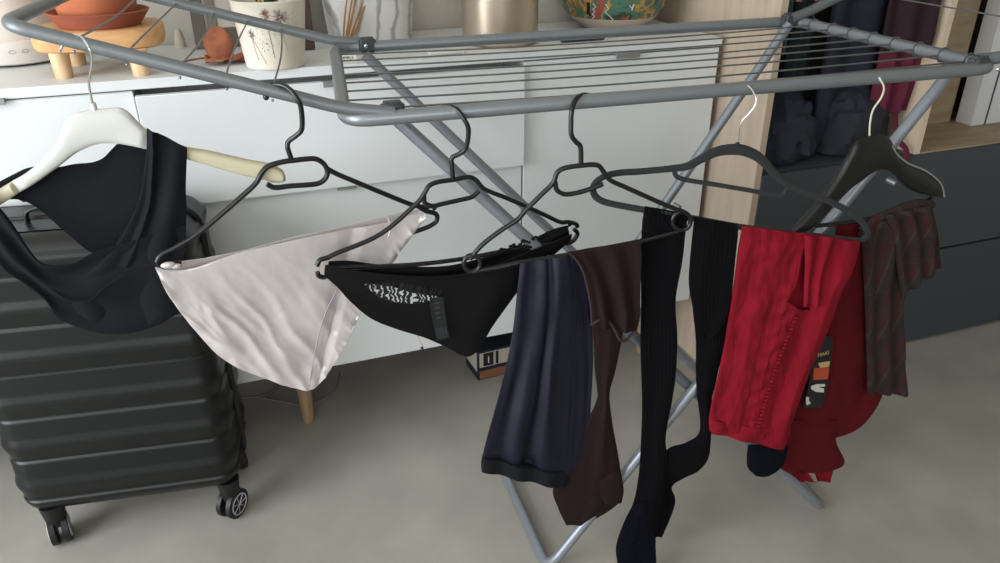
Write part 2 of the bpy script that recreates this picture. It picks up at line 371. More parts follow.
for i, (x0, x1, y, z0, z1, mm, lb) in enumerate(cl):
    if i == 3:
        mm = mat('deep teal cloth', srgb(34, 52, 56), .85)
    if i == 6: z1 = 1.5
    t = thing('hanging_garment', lb, 'garment', ((x0+x1)/2, y, z0), 'clothes hanging in the wardrobe')
    obj('cloth', pleat(x0, x1, y, z0, z1-.02, .012, 9+i, i*1.7), mm, t)
    cx = (x0+x1)/2
    obj('hook', M().tube(spl([(cx, y, z1-.03), (cx, y, z1+.05), (cx, 1.84+.02, z1+.09), (cx, 1.84+.012, 1.628), (cx, 1.84, 1.634), (cx, 1.84-.016, 1.625)], 24), .002, 6), chrome, t)
fl = obj('floral_garment', pleat(1.385, 1.53, 1.70, 1.05, 1.6, .012, 7, 2), floral)
fl['label'] = 'dark pink floral garment hanging at the top of the wardrobe'; fl['category'] = 'garment'
nv_ = obj('navy_garment', pleat(1.50, 1.67, 1.655, .68, 1.6, .014, 8, .6), dk_nav)
nv_['label'] = 'long navy garment hanging behind the navy pile near the partition'; nv_['category'] = 'garment'
# crumpled pile
def pile(c, r, seed, nn=44):
    m = M().ball((0, 0, 0), 1, nn)
    def fn(p):
        q = p.copy(); q.x = (1 if q.x > 0 else -1)*abs(q.x)**.75; q.z = (1 if q.z > 0 else -1)*abs(q.z)**.8
        wq = q*1.5+Vector((seed, 0, 0)); wq += .6*Vector((noise.noise(q*2.1), noise.noise(q*2.1+Vector((5, 0, 0))), 0))
        k = 1+.18*noise.noise(wq)+.22*(.5-abs(noise.noise(wq*2.2+Vector((0, seed, 0)))))-.08+.05*noise.noise(q*9)
        z = q.z*k
        if z < -.55: z = -.55
        return (c[0]+q.x*k*r[0], c[1]+q.y*k*r[1], c[2]+(z+.55)*r[2])
    return m.xf(fn)
p1 = obj('clothes_pile', pile((1.40, 1.69, .651), (.112, .11, .115), 3), pile_m)
p1['label'] = 'crumpled navy clothes heaped on the charcoal shelf beside the oak panel'; p1['category'] = 'clothes'
p2 = obj('clothes_pile', pile((1.635, 1.675, .651), (.115, .10, .12), 9), mat('slate jersey pile', srgb(34, 40, 50), .85, bump=.3, bscale=60))
p2['label'] = 'dark slate clothes heap right of the navy heap on the shelf'; p2['category'] = 'clothes'
rs = obj('pink_strap', M().tube(spl([(1.728, 1.61, .80), (1.735, 1.58, .70), (1.738, 1.538, .665), (1.74, 1.530, .60)], 20), (.010, .002), 8, flat=(0, 1, .3)), pink_cl)
rs['label'] = 'raspberry pink strap hanging over the drawer edge beside the partition'; rs['category'] = 'strap'
# ---------------------------------------------------------------- drying rack
FL = Vector((.165, 1.155, .995)); FR = Vector((1.30, 1.003, 1.022)); BL = Vector((.229, 1.65, 1.017)); BR = Vector((1.262, 1.50, 1.0375))
RT = .0115
rk = thing('drying_rack', 'grey metal folding clothes airer with raised wings and wire lines', 'drying rack', (.8, 1.35, 0))
def rc(path, r=.035, k=6, closed=False):
    """round the inner corners of a polyline"""
    P = [Vector(p) for p in path]; out = []
    n = len(P)
    for i in range(n):
        if not closed and i in (0, n-1): out.append(P[i]); continue
        a, b, c = P[i-1], P[i], P[(i+1) % n]
        s = b+(a-b).normalized()*min(r, (a-b).length*.48); e = b+(c-b).normalized()*min(r, (c-b).length*.48)
        for j in range(k+1):
            t = j/k; out.append(s*(1-t)**2+b*2*t*(1-t)+e*t*t)
    if closed: out.append(out[0].copy())
    return out
fr_path = rc([(FL+FR)/2, FL, BL, BR, FR, (FL+FR)/2], .045)
obj('centre_frame', M().tube(fr_path, RT, 14), steel, rk)
w = M(); NWI = 8
for i in range(NWI):
    t = (i+1)/(NWI+1)
    a = FL.lerp(BL, t); b = FR.lerp(BR, t)
    pts = []
    for j in range(13):
        s = j/12; pts.append(a.lerp(b, s)-Vector((0, 0, .006*sin(PI*s)*(1+.3*sin(i*2)))))
    w.tube(pts, .0017, 6)
    for e, o2 in ((b, a),):
        dd = (o2-e).normalized(); yv = (BL-FL).normalized()
        ring = [e+Vector((0, 0, 1))*(RT+.0018)*cos(q)+dd*(RT+.0018)*sin(q) for q in [2*PI*k/12 for k in range(13)]]
        w.tube(ring, .0016, 5)
obj('drying_lines', w, wire_m, rk)
# left wing
uu = (BL-FL).normalized(); Ls = .47
WN = Vector((-.262, 1.22, 1.15)); WF = WN+uu*.475-Vector((0, 0, .014))
H1 = FL+Vector((.075, -.008, .008)); H2 = BL+Vector((.06, -.005, .010))
hin = Vector((.012, 0, .013))
lw = rc([H1, FL+Vector((-.0, .004, .018)), WN, WF, BL+Vector((0, -.004, .016)), H2], .03)
obj('wing_frame', M().tube(lw, RT*.84, 14), steel_dk, rk, label='left wing frame angled upwards')
w = M(); nds = []
def online(a, b, u):   # point of segment a-b whose image column is u
    lo, hi = 0, 1
    for _ in range(40):
        mid = (lo+hi)/2; p = a.lerp(b, mid)-CAM; uu_ = 500+F_PX*p.dot(RX)/p.dot(FW)
        if uu_ < u: lo = mid
        else: hi = mid
    return a.lerp(b, lo)
LN0 = FL+Vector((0, .004, .018)); LF0 = BL+Vector((0, -.004, .016))
for i, u in enumerate((72, 125, 178, 225, 271)):
    a = online(WN, LN0, u); t = (a-WN).length/(LN0-WN).length; b = WF.lerp(LF0, t)
    bow = Vector((.006*(-1)**i, 0, -.004))
    w.tube([a.lerp(b, s/10)+bow*sin(PI*s/10) for s in range(11)], .0016, 6)
    nds.append(a-Vector((0, 0.004, RT+.002)))
obj('wing_lines', w, wire_m, rk); [obj('line_knob', M().ball(c, .0022, 8), steel, rk) for c in nds]
# right wing
th = radians(24); dR = Vector((.99*cos(th), -.13*cos(th), sin(th)))
vR = (BR-FR).normalized()
rw = rc([BR+Vector((-.03, -.02, .010)), BR+Vector((.01, -.018, .02)), BR+dR*.47, FR+dR*.47, FR+Vector((.012, .004, .016)), FR+Vector((-.03, 0.02, .012))], .02)
obj('wing_frame', M().tube(rw, RT*.97, 14), steel_dk, rk, label='right wing frame angled upwards')
w = M()
for d in (.15, .24, .33, .41):
    a = FR+dR*d; b = BR+dR*d
    w.tube([a.lerp(b, s/8) for s in range(9)], .0016, 6)
obj('wing_lines', w, wire_m, rk)
# legs : two U frames
def leg_u(top_n, foot_n, foot_f, top_f, mm=galv):
    return M().tube(rc([top_n, foot_n, foot_f, top_f], .04), RT*.95, 14)
dn = Vector((0.0, .012, -.005))
fn1 = Vector((.492, 1.080, RT)); ff1 = Vector((.515, 1.49, RT))
fn2 = Vector((1.168, 1.022, RT)); ff2 = Vector((1.215, 1.45, RT))
l1 = obj('leg', leg_u(FR+Vector((-.045, .052, -.010)), fn1, ff1, BR+Vector((-.036, -.022, -.002))), galv, rk, label='leg frame falling from the right end to the left foot')
l2 = obj('leg', leg_u(FL+Vector((.085, .032, -.012)), fn2, ff2, BL+Vector((.055, -.035, -.010))), galv, rk, label='leg frame falling from the left end to the right foot')
for p in ((675, 205, 1.44), (889, 180, 1.05)):
    q = atY(*p); obj('pivot_knob', M().tube([q+Vector((0, .004, 0)), q+Vector((0.006, -.012, -.004))], .006, 12), steel, rk)
hg = M()
for c, dx in ((FL+Vector((.075, .006, .006)), 1), (BL+Vector((.065, -.012, .004)), 1), (FR+Vector((-.035, .012, .004)), -1), (BR+Vector((-.03, -.014, .004)), -1)):
    b = M().box((-.018, -.012, -.014), (.018, .012, .017), .005)
    for q in b.v: q += c
    obj('hinge_block', b, plast_dk, rk)
for c in (FL+Vector((.075, -.013, -.002)), FR+Vector((-.012, -.012, 0)), BL+Vector((.06, -.028, .006))):
    obj('rivet', M().ball(c, .0045, 12, (1, .6, 1)), chrome, rk)
# ---------------------------------------------------------------- hangers
TUBE = lambda x: FL.lerp(FR, (x-FL.x)/(FR.x-FL.x))
def hook3(pl, pts, body_off, n=40):
    """hook path: (u,v,off) on plane"""
    return spl([pl.pt(*p) for p in pts], n)
def hanger_thing(name, label, pl, u, v, **k):
    p = pl.pt(u, v); return thing(name, label, 'clothes hanger', p, **k)
P1 = PL(-.175, 1.199, -8)
h1 = hanger_thing('clothes_hanger', 'white broad-shouldered hanger with cream ends holding the black top', P1, 94, 110)
obj('hook', M().tube(hook3(P1, [(60, 52, -.016), (62, 47, -.018), (70, 36, -.016), (80, 36.5, .0), (88, 46, .017), (92, 60, .016), (89, 82, .008), (91, 96, .002), (94.5, 111, 0)], 0), .0017, 8), chrome, h1)
obj('hook_collar', M().tube([P1.pt(93, 103), P1.pt(95.5, 112)], .0038, 12), wht_pl, h1)
def slab2(pl, A, B, th, off=0, nu=60, nv=14, pw=.45, edge=.002):
    return loft([pl.pt(*p, off) for p in A], [pl.pt(*p, off) for p in B], pl.n, nu, nv, th, edge, pw=pw)
obj('shoulder_body', slab2(P1, [(12, 181), (23, 175), (34, 167), (45, 157), (54, 146), (60, 135), (64, 125), (70, 116), (80, 112), (96, 109.5), (110, 108.5), (120, 108), (128, 112), (136, 120), (144, 128), (150, 132)],
    [(20, 192), (30, 186.5), (40, 180), (49, 173.5), (58, 167), (67, 160), (76, 153), (84, 149), (92, 145.5), (100, 143.5), (108, 143), (114, 143), (120, 143.6), (128, 145), (140, 147.5), (150, 150)], .009), wht_pl, h1)
obj('shoulder_end', slab2(P1, [(-22, 205), (-10, 196), (0, 188.5), (12.5, 181)], [(-14, 212), (-2, 206), (9, 199.5), (20, 192)], .0085), cream_pl, h1, label='cream left shoulder end')
obj('shoulder_end', slab2(P1, [(149, 132), (170, 141), (187, 147), (210, 151), (232, 156), (250, 160), (267, 163), (277, 167), (283, 171), (285.5, 177)],
    [(149, 150), (170, 155), (187, 159), (210, 165.5), (232, 172), (250, 176.5), (264, 179.5), (273, 182), (280, 182), (285.5, 181)], .0085), cream_pl, h1, label='cream right shoulder end')
def stroke(pl, pts, r, off=0, n=50, flat=False, rr=None):
    p = spl(pl.line(pts, off), n)
    return M().tube(p, rr if rr else r, 10, flat=pl.n if flat else None)
# hangers 2-4: black plastic
G = 'black plastic hangers hooked on the front rail'
P2 = PL(.10, 1.163, 5)
h2 = hanger_thing('clothes_hanger', 'black plastic hanger holding the pale satin briefs', P2, 292, 158, group=G)
obj('hook', M().tube(hook3(P2, [(266, 97, -.014), (265, 92, -.017), (268, 87, -.018), (278, 84.5, -.010), (288, 88, .004), (296, 97, .016), (301, 108, .018), (302, 128, .014), (297, 135, .008), (289, 141, 0), (287.5, 147, 0), (291, 158, 0)], 0), .0039, 10).ball(P2.pt(266, 97, -.014), .0048, 10), blk_pl, h2)
b2 = M(); 
for q in ([(157, 262), (160, 256), (166, 252), (176, 247), (200, 232), (240, 198), (256, 183), (261, 174), (268, 166.5), (282, 162), (294, 160.4), (306, 159), (316, 159), (324, 164), (327.5, 172), (325, 179), (318, 183.5), (305, 185), (290, 186), (275, 187.6), (267, 184)],
          [(326, 168), (335, 173), (344, 177), (360, 183.6), (385, 194), (410, 204), (424, 207), (432, 206), (435, 209)],
          [(157, 262), (160, 265), (168, 263), (176, 261.5), (180, 264)],
          [(416, 205), (426, 211), (436, 214), (436.5, 221), (430, 226), (420, 230), (411, 233)]):
    b2.add(*(lambda m: (m.v, m.f))(stroke(P2, q, .0041, n=90)))
obj('hanger_body', b2, blk_pl, h2)
P3 = PL(.335, 1.130, 5)
h3 = hanger_thing('clothes_hanger', 'black plastic hanger holding the black lace briefs', P3, 453, 178, group=G)
obj('hook', M().tube(hook3(P3, [(437, 118, -.014), (438.5, 111, -.017), (446, 106.5, -.012), (456, 109, .004), (464, 119, .016), (468.5, 130, .018), (466, 148, .012), (460, 153.5, .006), (452, 158, 0), (452, 166, 0), (453, 179, 0)], 0), .0039, 10), blk_pl, h3)
b3 = M()
for q in ([(317, 266), (320, 260), (328, 257.5), (337, 253), (380, 234.5), (415, 205), (424, 194), (429, 186), (438, 182), (455, 179.5), (468, 177), (476, 180), (483, 188), (492, 192.5), (504, 197), (523, 205), (545, 215), (560, 222), (568, 222), (576, 224), (577.5, 227)],
          [(424, 196), (425, 203), (433, 206), (442, 204), (460, 200), (472, 197), (479, 191)],
          [(317.5, 272), (319, 276), (325, 277), (331, 271), (340, 268), (408, 265), (461, 259), (520, 248), (556, 243), (566, 243.5), (573, 241), (577.5, 234), (574, 229)]):
    b3.add(*(lambda m: (m.v, m.f))(stroke(P3, q, .0039, n=90)))
obj('hanger_body', b3, blk_pl, h3)
P4 = PL(.535, 1.076, -9)
h4 = hanger_thing('clothes_hanger', 'black plastic hanger carrying navy shorts and brown stockings on its bar', P4, 580, 163, group=G)
obj('hook', M().tube(hook3(P4, [(592, 99, -.046), (590, 96, -.044), (583, 95, -.034), (576, 99, -.018), (572, 110, -.004), (571, 122, -.002), (571.5, 135, .0), (576, 142, .0), (580.5, 147, 0), (581, 163, 0)], 0), .0041, 10), blk_pl, h4)
b4 = M()
def ring(pl, u, v, r, off=0):
    return [(u+r*cos(a), v+r*sin(a)) for a in [2*PI*k/20 for k in range(21)]]
for q in ([(470, 259), (482, 245), (500, 231), (517, 220), (526, 210), (540, 196), (553, 183), (557, 173), (565, 168), (581, 165.5), (597, 165), (603, 171), (610, 180), (625, 187), (645, 196), (668, 206), (684, 212)],
          [(555, 182), (557, 190), (564, 194), (573, 193.6), (584, 191), (594, 187.5), (603, 184)],
          [(476, 271), (500, 267), (520, 262.5), (560, 256), (600, 249), (638, 241.5), (660, 236), (679, 231)],
          ring(P4, 472, 263.5, 8.2), ring(P4, 681.5, 221, 9)):
    b4.add(*(lambda m: (m.v, m.f))(stroke(P4, q, .0041, n=90)))
obj('hanger_body', b4, blk_pl, h4)
P5 = PL(.822, 1.040, -10)
h5 = hanger_thing('clothes_hanger', 'tilted charcoal velvet-flocked hanger carrying black and red tights', P5, 739, 143)
obj('hook', M().tube(hook3(P5, [(734, 87, -.044), (738, 84.5, -.040), (744, 84, -.028), (750, 87.5, -.012), (755.5, 97, -.002), (755, 105, .0), (747.5, 115, .0), (741.5, 122, .0), (739, 141, 0)], 0), .0016, 8), chrome, h5)
b5 = M()
def fl_stroke(pl, q, w_, t_, n=90, off=0):
    m = stroke(pl, q, 0, off, n, True, [(w_, t_)]*n); b5.add(m.v, m.f)
nn = 120
q = [(862, 240), (868, 234), (862, 222), (848, 211), (828, 201), (793, 187), (775, 174), (764, 162), (753, 154), (738, 149.5), (719, 151), (702, 158.5), (688, 166), (672, 168.5), (640, 171.5), (618, 173), (603, 177), (594, 185), (594, 194), (601, 200.5), (615, 204.5), (645, 210), (691, 218), (741, 227), (800, 234), (850, 240), (862, 240)]
pts = spl(P5.line(q), nn); wd_ = []
for i in range(nn):
    t = i/(nn-1)*(len(q)-1); c = max(0, 1-abs(t-9.2)/4.2); wd_.append((.0058+.0042*c, .0028))
b5.tube(pts, wd_, 12, flat=P5.n)
fl_stroke(P5, [(674, 168), (675.5, 175), (681, 178.5), (692, 181), (718, 185), (753, 191), (776, 195), (784, 194), (787, 188)], .0042, .0024)
fl_stroke(P5, [(737, 151), (737.5, 142.5)], .004, .0028, 6)
obj('hanger_body', b5, flock, h5)
P6 = PL(1.052, 1.028, 3)
h6 = hanger_thing('clothes_hanger', 'black thick-shouldered hanger with wire hook at the right holding the tartan cloth', P6, 869, 135)
obj('hook', M().tube(hook3(P6, [(864, 77, -.030), (868, 73.5, -.026), (874, 72.5, -.012), (880, 79, .005), (884, 88, .008), (881, 98, .006), (873, 110, .003), (870, 124, 0), (869.5, 138, 0)], 0), .0017, 8), mat('cream coated wire', srgb(196, 190, 170), .4), h6)
obj('shoulder_body', slab2(P6, [(786, 236), (800, 222), (812, 209), (825, 193), (839, 173), (849, 155), (857, 141), (868, 136), (880, 134), (888, 137), (892, 145), (898, 155), (908.6, 164), (927, 172), (941, 184.6), (944.5, 196)],
    [(800, 236), (812, 226), (820, 218), (830, 208), (841, 197), (852, 187), (862, 180), (871, 173), (879, 169.6), (887, 170), (893, 174), (899, 180), (906, 186.5), (914, 191.6), (930, 195.5), (944, 198)], .0095, nu=70), blk_gl, h6)
obj('shoulder_highlight', M().tube(spl(P6.line([(892, 146), (898, 155), (908.6, 163.5), (927, 171.5), (941, 184), (944.5, 197)], .008), 40), .0016, 8), mat('grey edge highlight', srgb(140, 144, 146), .35, .3), h6)  # pale strip painted as the highlight along the right arm's edge
obj('trouser_bar', stroke(P6, [(816, 226), (850, 222), (880, 216), (905, 208), (928, 200), (934, 194)], .004), blk_gl, h6)
# ---------------------------------------------------------------- garments
def cloth(name, m, mt, parent, **k): return obj(name, m, mt, parent, **k)
def pair(pl, A, B, off, **k):
    g = lambda p: pl.pt(p[0], p[1], off+(p[2] if len(p) > 2 else 0))
    return loft([g(p) for p in A], [g(p) for p in B], pl.n, **k)
# black top on the white hanger
tp = thing('jersey_camisole', 'black jersey cross-back camisole draped on the white hanger over the suitcase', 'top', P1.pt(120, 330))
wf_ = lambda a, f, s, sd: (lambda u, v, p: a*sin(v*f+u*s+sd)*(.3+.7*u)+a*.9*fold_noise(p, 14, sd))
cloth('back_panel', pair(P1, [(0, 181), (14, 174), (27, 168), (42, 166), (58, 167), (75, 164), (92, 162.5), (103, 158), (112, 149), (120, 143), (135, 145), (150, 147)],
    [(-14, 200), (4, 199), (20, 199), (33, 204), (43, 211), (52, 219), (60, 227), (70, 236), (80, 245), (92, 253), (125, 262), (152, 262)], -.011, nu=60, nv=30, th=.0022, fold=wf_(.003, 7, 3, 1)), navyblk, tp)
cloth('front_panel', pair(P1, [(147, 127.5), (147, 150), (143, 180), (137, 205), (122, 235), (104, 258), (85, 275), (72, 290), (70, 305), (80, 322)],
    [(187, 148), (186.5, 163), (185.5, 190), (186.5, 211), (184.5, 240), (185, 262), (186, 280), (184, 297), (176, 312), (160, 324)], .012, nu=70, nv=44, th=.0035,
    fold=lambda u, v, p: .005*sin(v*9+1.2*sin(u*4)+.6)*(.25+u)+.004*fold_noise(p, 16, 3)+.006*max(0, 1-abs(v-.15-.3*u)*9)*(u < .6)), navyblk, tp)
cloth('strap', pair(P1, [(-14, 185), (-12, 195), (-3, 204), (8, 216), (20, 234), (30, 249), (45, 263), (72, 263), (94, 252), (125, 243), (160, 233), (186, 226)],
    [(-40, 196), (-36, 215), (-22, 235), (-5, 256), (10, 272), (26, 283), (46, 299), (58, 316), (85, 329), (118, 334), (150, 329), (180, 314)], .019, nu=70, nv=34, th=.0032,
    fold=lambda u, v, p: .0045*sin(v*12+3*u)*(.3+.7*sin(PI*u))+.004*fold_noise(p, 18, 5)-.006*max(0, (u-.55)/.45)), navyblk, tp, label='left strap sweeping into the front hem')
sm = M().tube(spl(P1.line([(176, 262, .024), (150, 268, .026), (125, 275, .027), (104, 288, .0265), (90, 300, .027), (70, 300, .027), (50, 288, .026)]), 40), .0012, 6)
cloth('seam', sm, navyblk, tp)
# pale satin briefs
sb = thing('satin_briefs', 'pale nude satin briefs stretched between the ends of a black hanger', 'briefs', P2.pt(310, 388))
TA = [(155, 267), (171, 270), (196, 267.5), (239, 253), (292, 241), (335, 232), (370, 226), (395, 220.5), (410, 215), (425, 213)]
TB = [(156, 270), (168, 293), (190, 324), (222, 358), (262, 377), (305, 390), (324, 378), (349, 337), (378, 283), (424, 219)]
def satin_fold(u, v, p):
    x = u*9
    d = .0022*sin(26*(u*.8+v*.22))*v*(u < .66)*min(1, (.66-u)*8 if u < .66 else 0)
    d += .006*max(0, sin(3.1*v))*sin(7*u+.5)*.5
    d += .0035*fold_noise(p, 20, 2)*v+.0016*fold_noise(p, 55, 4)*v
    s1, t1 = p.x*.5-p.z*.86, p.x*.86+p.z*.5
    for (fs, ft, am, sd) in ((5, 26, .0040, 1), (9, 60, .0016, 7)):
        q_ = noise.noise(Vector((s1*fs+sd, (t1+.012*noise.noise(Vector((s1*12, t1*12, sd))))*ft, sd)))
        d += am*(max(0, 1-abs(q_)*3.2)**1.5)*min(1, v*1.6)*(1 if u < .62 else .7)
    s_ = abs((u-.62)-(v-.5)*.02); d -= .004*max(0, 1-s_*22)
    return d
cloth('front_panel', pair(P2, TA, TB, .009, nu=120, nv=60, th=.0022, fold=satin_fold), satin, sb)
cloth('back_panel', pair(P2, [(172, 262), (200, 259), (214, 256.5), (242, 251), (292, 238), (335, 229), (376, 219), (420, 209)],
    [(160, 272), (176, 290), (200, 320), (245, 355), (300, 375), (330, 352), (350, 318), (415, 222)], -.009, nu=70, nv=26, th=.0018, fold=wf_(.002, 6, 2, 3)), satin, sb)
cloth('side_seam', M().tube(spl(P2.line([(337, 290, .0115), (326, 312, .0135), (318, 338, .014), (313, 362, .0125), (309, 386, .0105)]), 40), .0009, 6), satin_seam, sb, label='mauve seam line')
cloth('loop', M().tube(spl(P2.line([(386, 216, .012), (389, 220, .014), (390, 229, .0155), (389, 236, .016)]), 14), .0012, 6), satin, sb)
cloth('gathered_corner', M().ball(P2.pt(168, 265, .012), .007, 14, (1.5, .7, .7)).ball(P2.pt(176, 266, .012), .0055, 14, (1.4, .7, .7)), satin, sb)
# black lace briefs
lb = thing('lace_briefs', 'black briefs with a curly lace panel and hanging care label', 'briefs', P3.pt(460, 355))
def in_poly(x, y, poly):
    r = False; j = len(poly)-1
    for i in range(len(poly)):
        xi, yi = poly[i]; xj, yj = poly[j]
        if (yi > y) != (yj > y) and x < (xj-xi)*(y-yi)/(yj-yi)+xi: r = not r
        j = i
    return r
LP = [(361, 280), (375, 281), (392, 284), (410, 290), (428, 292.5), (438, 294), (436, 299), (425, 299), (408, 301), (394, 299.5), (380, 295), (369, 288)]
LP3 = [P3.pt(*p) for p in LP]; lp2 = [(p.x, p.z) for p in LP3]
HP = [tuple(Vector(p).lerp(Vector((400, 290)), -.04)) for p in LP]
def bhole(u, v, p):
    if p is None: return True
    return in_poly(p.x, p.z, lp2)
BT = [(325, 265), (340, 268), (360, 271), (385, 274), (410, 276), (440, 276), (465, 274), (490, 267), (520, 255), (550, 243), (572, 234)]
BB = [(324, 276), (337, 287), (350, 301), (370, 317), (396, 328), (424, 337), (446, 347), (472, 356), (497, 321), (530, 277), (571, 240)]
cloth('front_panel', pair(P3, BT, BB, .010, nu=150, nv=60, th=.0016, hole=bhole,
    fold=lambda u, v, p: .0035*sin(8*u+5*v)*sin(PI*u)*(.3+v)+.003*fold_noise(p, 14, 6)*sin(PI*u)), blk_brief, lb)
cloth('back_panel', pair(P3, [(329, 261), (350, 261), (372, 264), (408, 267), (450, 265.5), (492, 255), (520, 246), (548, 232), (567, 226)],
    [(327, 270), (350, 272), (372, 278), (408, 281), (450, 281), (492, 272), (520, 261), (548, 249), (571, 238)], -.008, nu=70, nv=16, th=.0022, fold=wf_(.0022, 8, 9, 2)), blk_brief, lb)
cloth('lace_panel', pair(P3, [(356, 277), (372, 278), (390, 280), (410, 284), (430, 288), (442, 290)], [(362, 283), (376, 296), (392, 302), (408, 304), (426, 303), (440, 301)], .0105, nu=40, nv=14, th=.0006, edge=.0004,
    fold=lambda u, v, p: .003*fold_noise(p, 14, 6)), lace_m, lb, label='curly see-through lace panel')
cloth('waist_elastic', M().tube(spl(P3.line([(326, 266, .013), (360, 272.5, .014), (410, 277.5, .014), (452, 276.5, .014), (492, 267.5, .013), (530, 252, .013), (571, 235, .012)]), 70), (.0022, .0010), 8, flat=P3.n), blk_brief, lb)
rf = M()
for k in range(26):
    t = k/25; q = P3.pt(492+78*t, 254-28*t+1.5*sin(k*1.7), .002); rf.ball(q, .0042, 8, (1, .5, .7+.3*sin(k*2.1)))
cloth('lace_trim', rf, blk_brief, lb)
tg = cloth('care_label', pair(P3, [(429.5, 298), (431, 312), (434, 326), (437, 341)], [(443, 297), (444.5, 310), (446.5, 324), (449, 338)], .0185, nu=16, nv=6, th=.0007), mat('dark grey label tape', srgb(20, 22, 26), .7), lb)
st = M()
for k in range(5):
    for c in range(4):
        a = P3.pt(437.2+c*2.6+k*.25, 329+k*2.1-c*.35, .0196); st.box((a.x-.0013, a.y-.0002, a.z-.0005), (a.x+.0013, a.y+.0002, a.z+.0005))
for k in range(4):
    a = P3.pt(436.5+k*.6, 303+k*5, .0196); st.box((a.x-.004, a.y-.0002, a.z-.0006), (a.x+.004, a.y+.0002, a.z+.0006))
cloth('label_stitches', st, ink_teal, tg, smooth=False)
cloth('thread', M().tube(spl(P3.line([(414, 330, .012), (418, 337, .012), (421, 343, .012), (423, 347, .012)]), 16), .0006, 6), straw, lb, label='brown thread')
cloth('bead', M().ball(P3.pt(422, 348, .012), .0028, 12), blk_pl, lb)
# navy shorts
ns = thing('navy_shorts', 'dark navy silky shorts with wide hem hanging over the hanger bar', 'shorts', P4.pt(525, 485))
def drape(a, f, ph, s=1.0, na=.003):
    def fn(u, v, p):
        w = v+.10*noise.noise(Vector((v*3.1, u*1.6, ph)))+.03*sin(u*5+ph)
        k = .55+.45*noise.noise(Vector((v*2.3, u*2, ph+9)))
        return (a*k*sin(w*f+ph+s*sin(u*2.2))+a*.7*noise.noise(Vector((w*f*.55, u*1.7, ph*3))))*(.35+.65*min(1, u*1.6))+na*fold_noise(p, 16, ph)
    return fn
cloth('back_leg', pair(P4, [(548, 260), (550, 290), (553, 330), (553, 380), (553, 420), (552, 450), (551, 474)], [(587, 254), (589, 290), (592, 330), (592.5, 365), (591, 399), (589, 435), (584, 474)], -.002, nu=50, nv=30, th=.007, fold=drape(.005, 11, 1)), navysilk, ns)
fl1 = cloth('front_leg', pair(P4, [(520, 263), (517, 293), (513, 330), (507, 362), (499, 395), (489, 430), (482, 457)], [(572, 255), (577, 290), (577, 330), (573, 370), (570, 410), (568, 440), (566, 474)], .012, nu=90, nv=70, th=.006,
    fold=drape(.0075, 17, .5, 1.4)), navysilk, ns)
cloth('hem_band', pair(P4, [(482, 456), (481, 464), (481.5, 471)], [(566, 473), (566, 482), (565, 489)], .0135, nu=14, nv=60, th=.0075,
    fold=lambda u, v, p: .004*sin(v*17+.8)-.0*u), navyband, ns)
# the hem dips in the middle as the cloth swings
# brown stockings
bs = thing('brown_stockings', 'brown opaque stockings folded over the bar right of the navy shorts', 'stockings', P4.pt(575, 528))
cloth('upper_fold', pair(P4, [(567, 252), (574, 258), (583, 272), (588, 290), (590, 305), (592, 325)], [(640, 240), (641, 255), (640, 280), (640, 300), (640, 315), (637, 333)], .008, nu=60, nv=54, th=.0045,
    fold=lambda u, v, p: .006*sin(v*14-2*u)*(.3+u)+.003*fold_noise(p, 14, 8)), brown_st, bs)
cloth('fold_hem', M().tube(spl(P4.line([(591, 325, .015), (597, 321, .018), (603, 320, .014), (610, 323, .013), (616, 332, .016), (620, 340, .018), (626, 340, .016), (631, 335, .013), (637, 331, .012)]), 50), .0028, 8), mauve_st, bs, label='mauve rolled edge')
cloth('fold_edge', M().tube(spl(P4.line([(568, 252, .012), (575, 258, .014), (583, 271, .016), (588, 290, .016), (591, 308, .016), (592, 325, .015)]), 40), .0022, 8), mauve_st, bs, label='mauve side edge')
cloth('lower_leg', pair(P4, [(592, 318), (594, 345), (595, 370), (597, 388), (597, 400), (588, 420), (578, 445), (564, 470), (553, 490), (558, 508), (566, 525)], [(624, 325), (620, 350), (615, 372), (610, 390), (610, 405), (613, 425), (617, 448), (621, 472), (623.5, 490), (618, 504), (588, 524)], -.003, nu=80, nv=40, th=.008, fold=drape(.003, 8, 2)), brown_st, bs)
cloth('cuff', pair(P4, [(590, 480), (597, 492), (605, 504)], [(619, 470), (623.5, 488), (621.5, 503)], .001, nu=14, nv=14, th=.007), brown_st, bs)
# black tights
bt = thing('black_tights', 'long black ribbed tights with dangling feet hanging over the flocked hanger', 'tights', P5.pt(640, 560))
rib = lambda a, ph, f=60: (lambda u, v, p: .0003*sin(v*f)+a*fold_noise(p, 10, ph)+.0015*sin(v*7+ph+u*3))
cloth('left_leg', pair(P5, [(645, 206), (642, 225), (641, 260), (641, 310), (640.5, 350), (642, 400), (641, 440), (639, 472, .004), (634, 501, .02), (624, 524, .04), (616.5, 545, .06), (617, 560, .07), (621, 580, .08)],
    [(688, 214), (685, 229), (681.5, 262), (675, 299), (677, 335), (676, 370), (672, 400), (666, 437), (667, 460), (664, 490, .012), (657, 520, .035), (656, 545, .06), (656, 560, .07), (656, 580, .08)], .002, nu=130, nv=60, th=.005, fold=rib(.004, 1)), blk_tights, bt)
cloth('right_foot', pair(P5, [(697, 392), (700, 431), (686, 443), (670, 448), (655, 462), (645, 480), (648, 510), (653, 537)], [(712.5, 392), (711, 440), (708, 459), (698, 471), (684, 478), (672, 487), (675, 503), (662, 537)], -.007, nu=80, nv=30, th=.007, fold=rib(.003, 4, 30)), blk_tights, bt)
cloth('toe', pair(P5, [(633, 505, .022), (624, 523, .04), (616.5, 545, .06), (617, 560, .07), (621, 580, .08)], [(650, 500, .022), (654, 524, .038), (655.5, 545, .06), (656, 560, .07), (656, 580, .08)], .0045, nu=30, nv=20, th=.005, fold=rib(.003, 4, 20)), toe_m, bt, label='navy toe section')
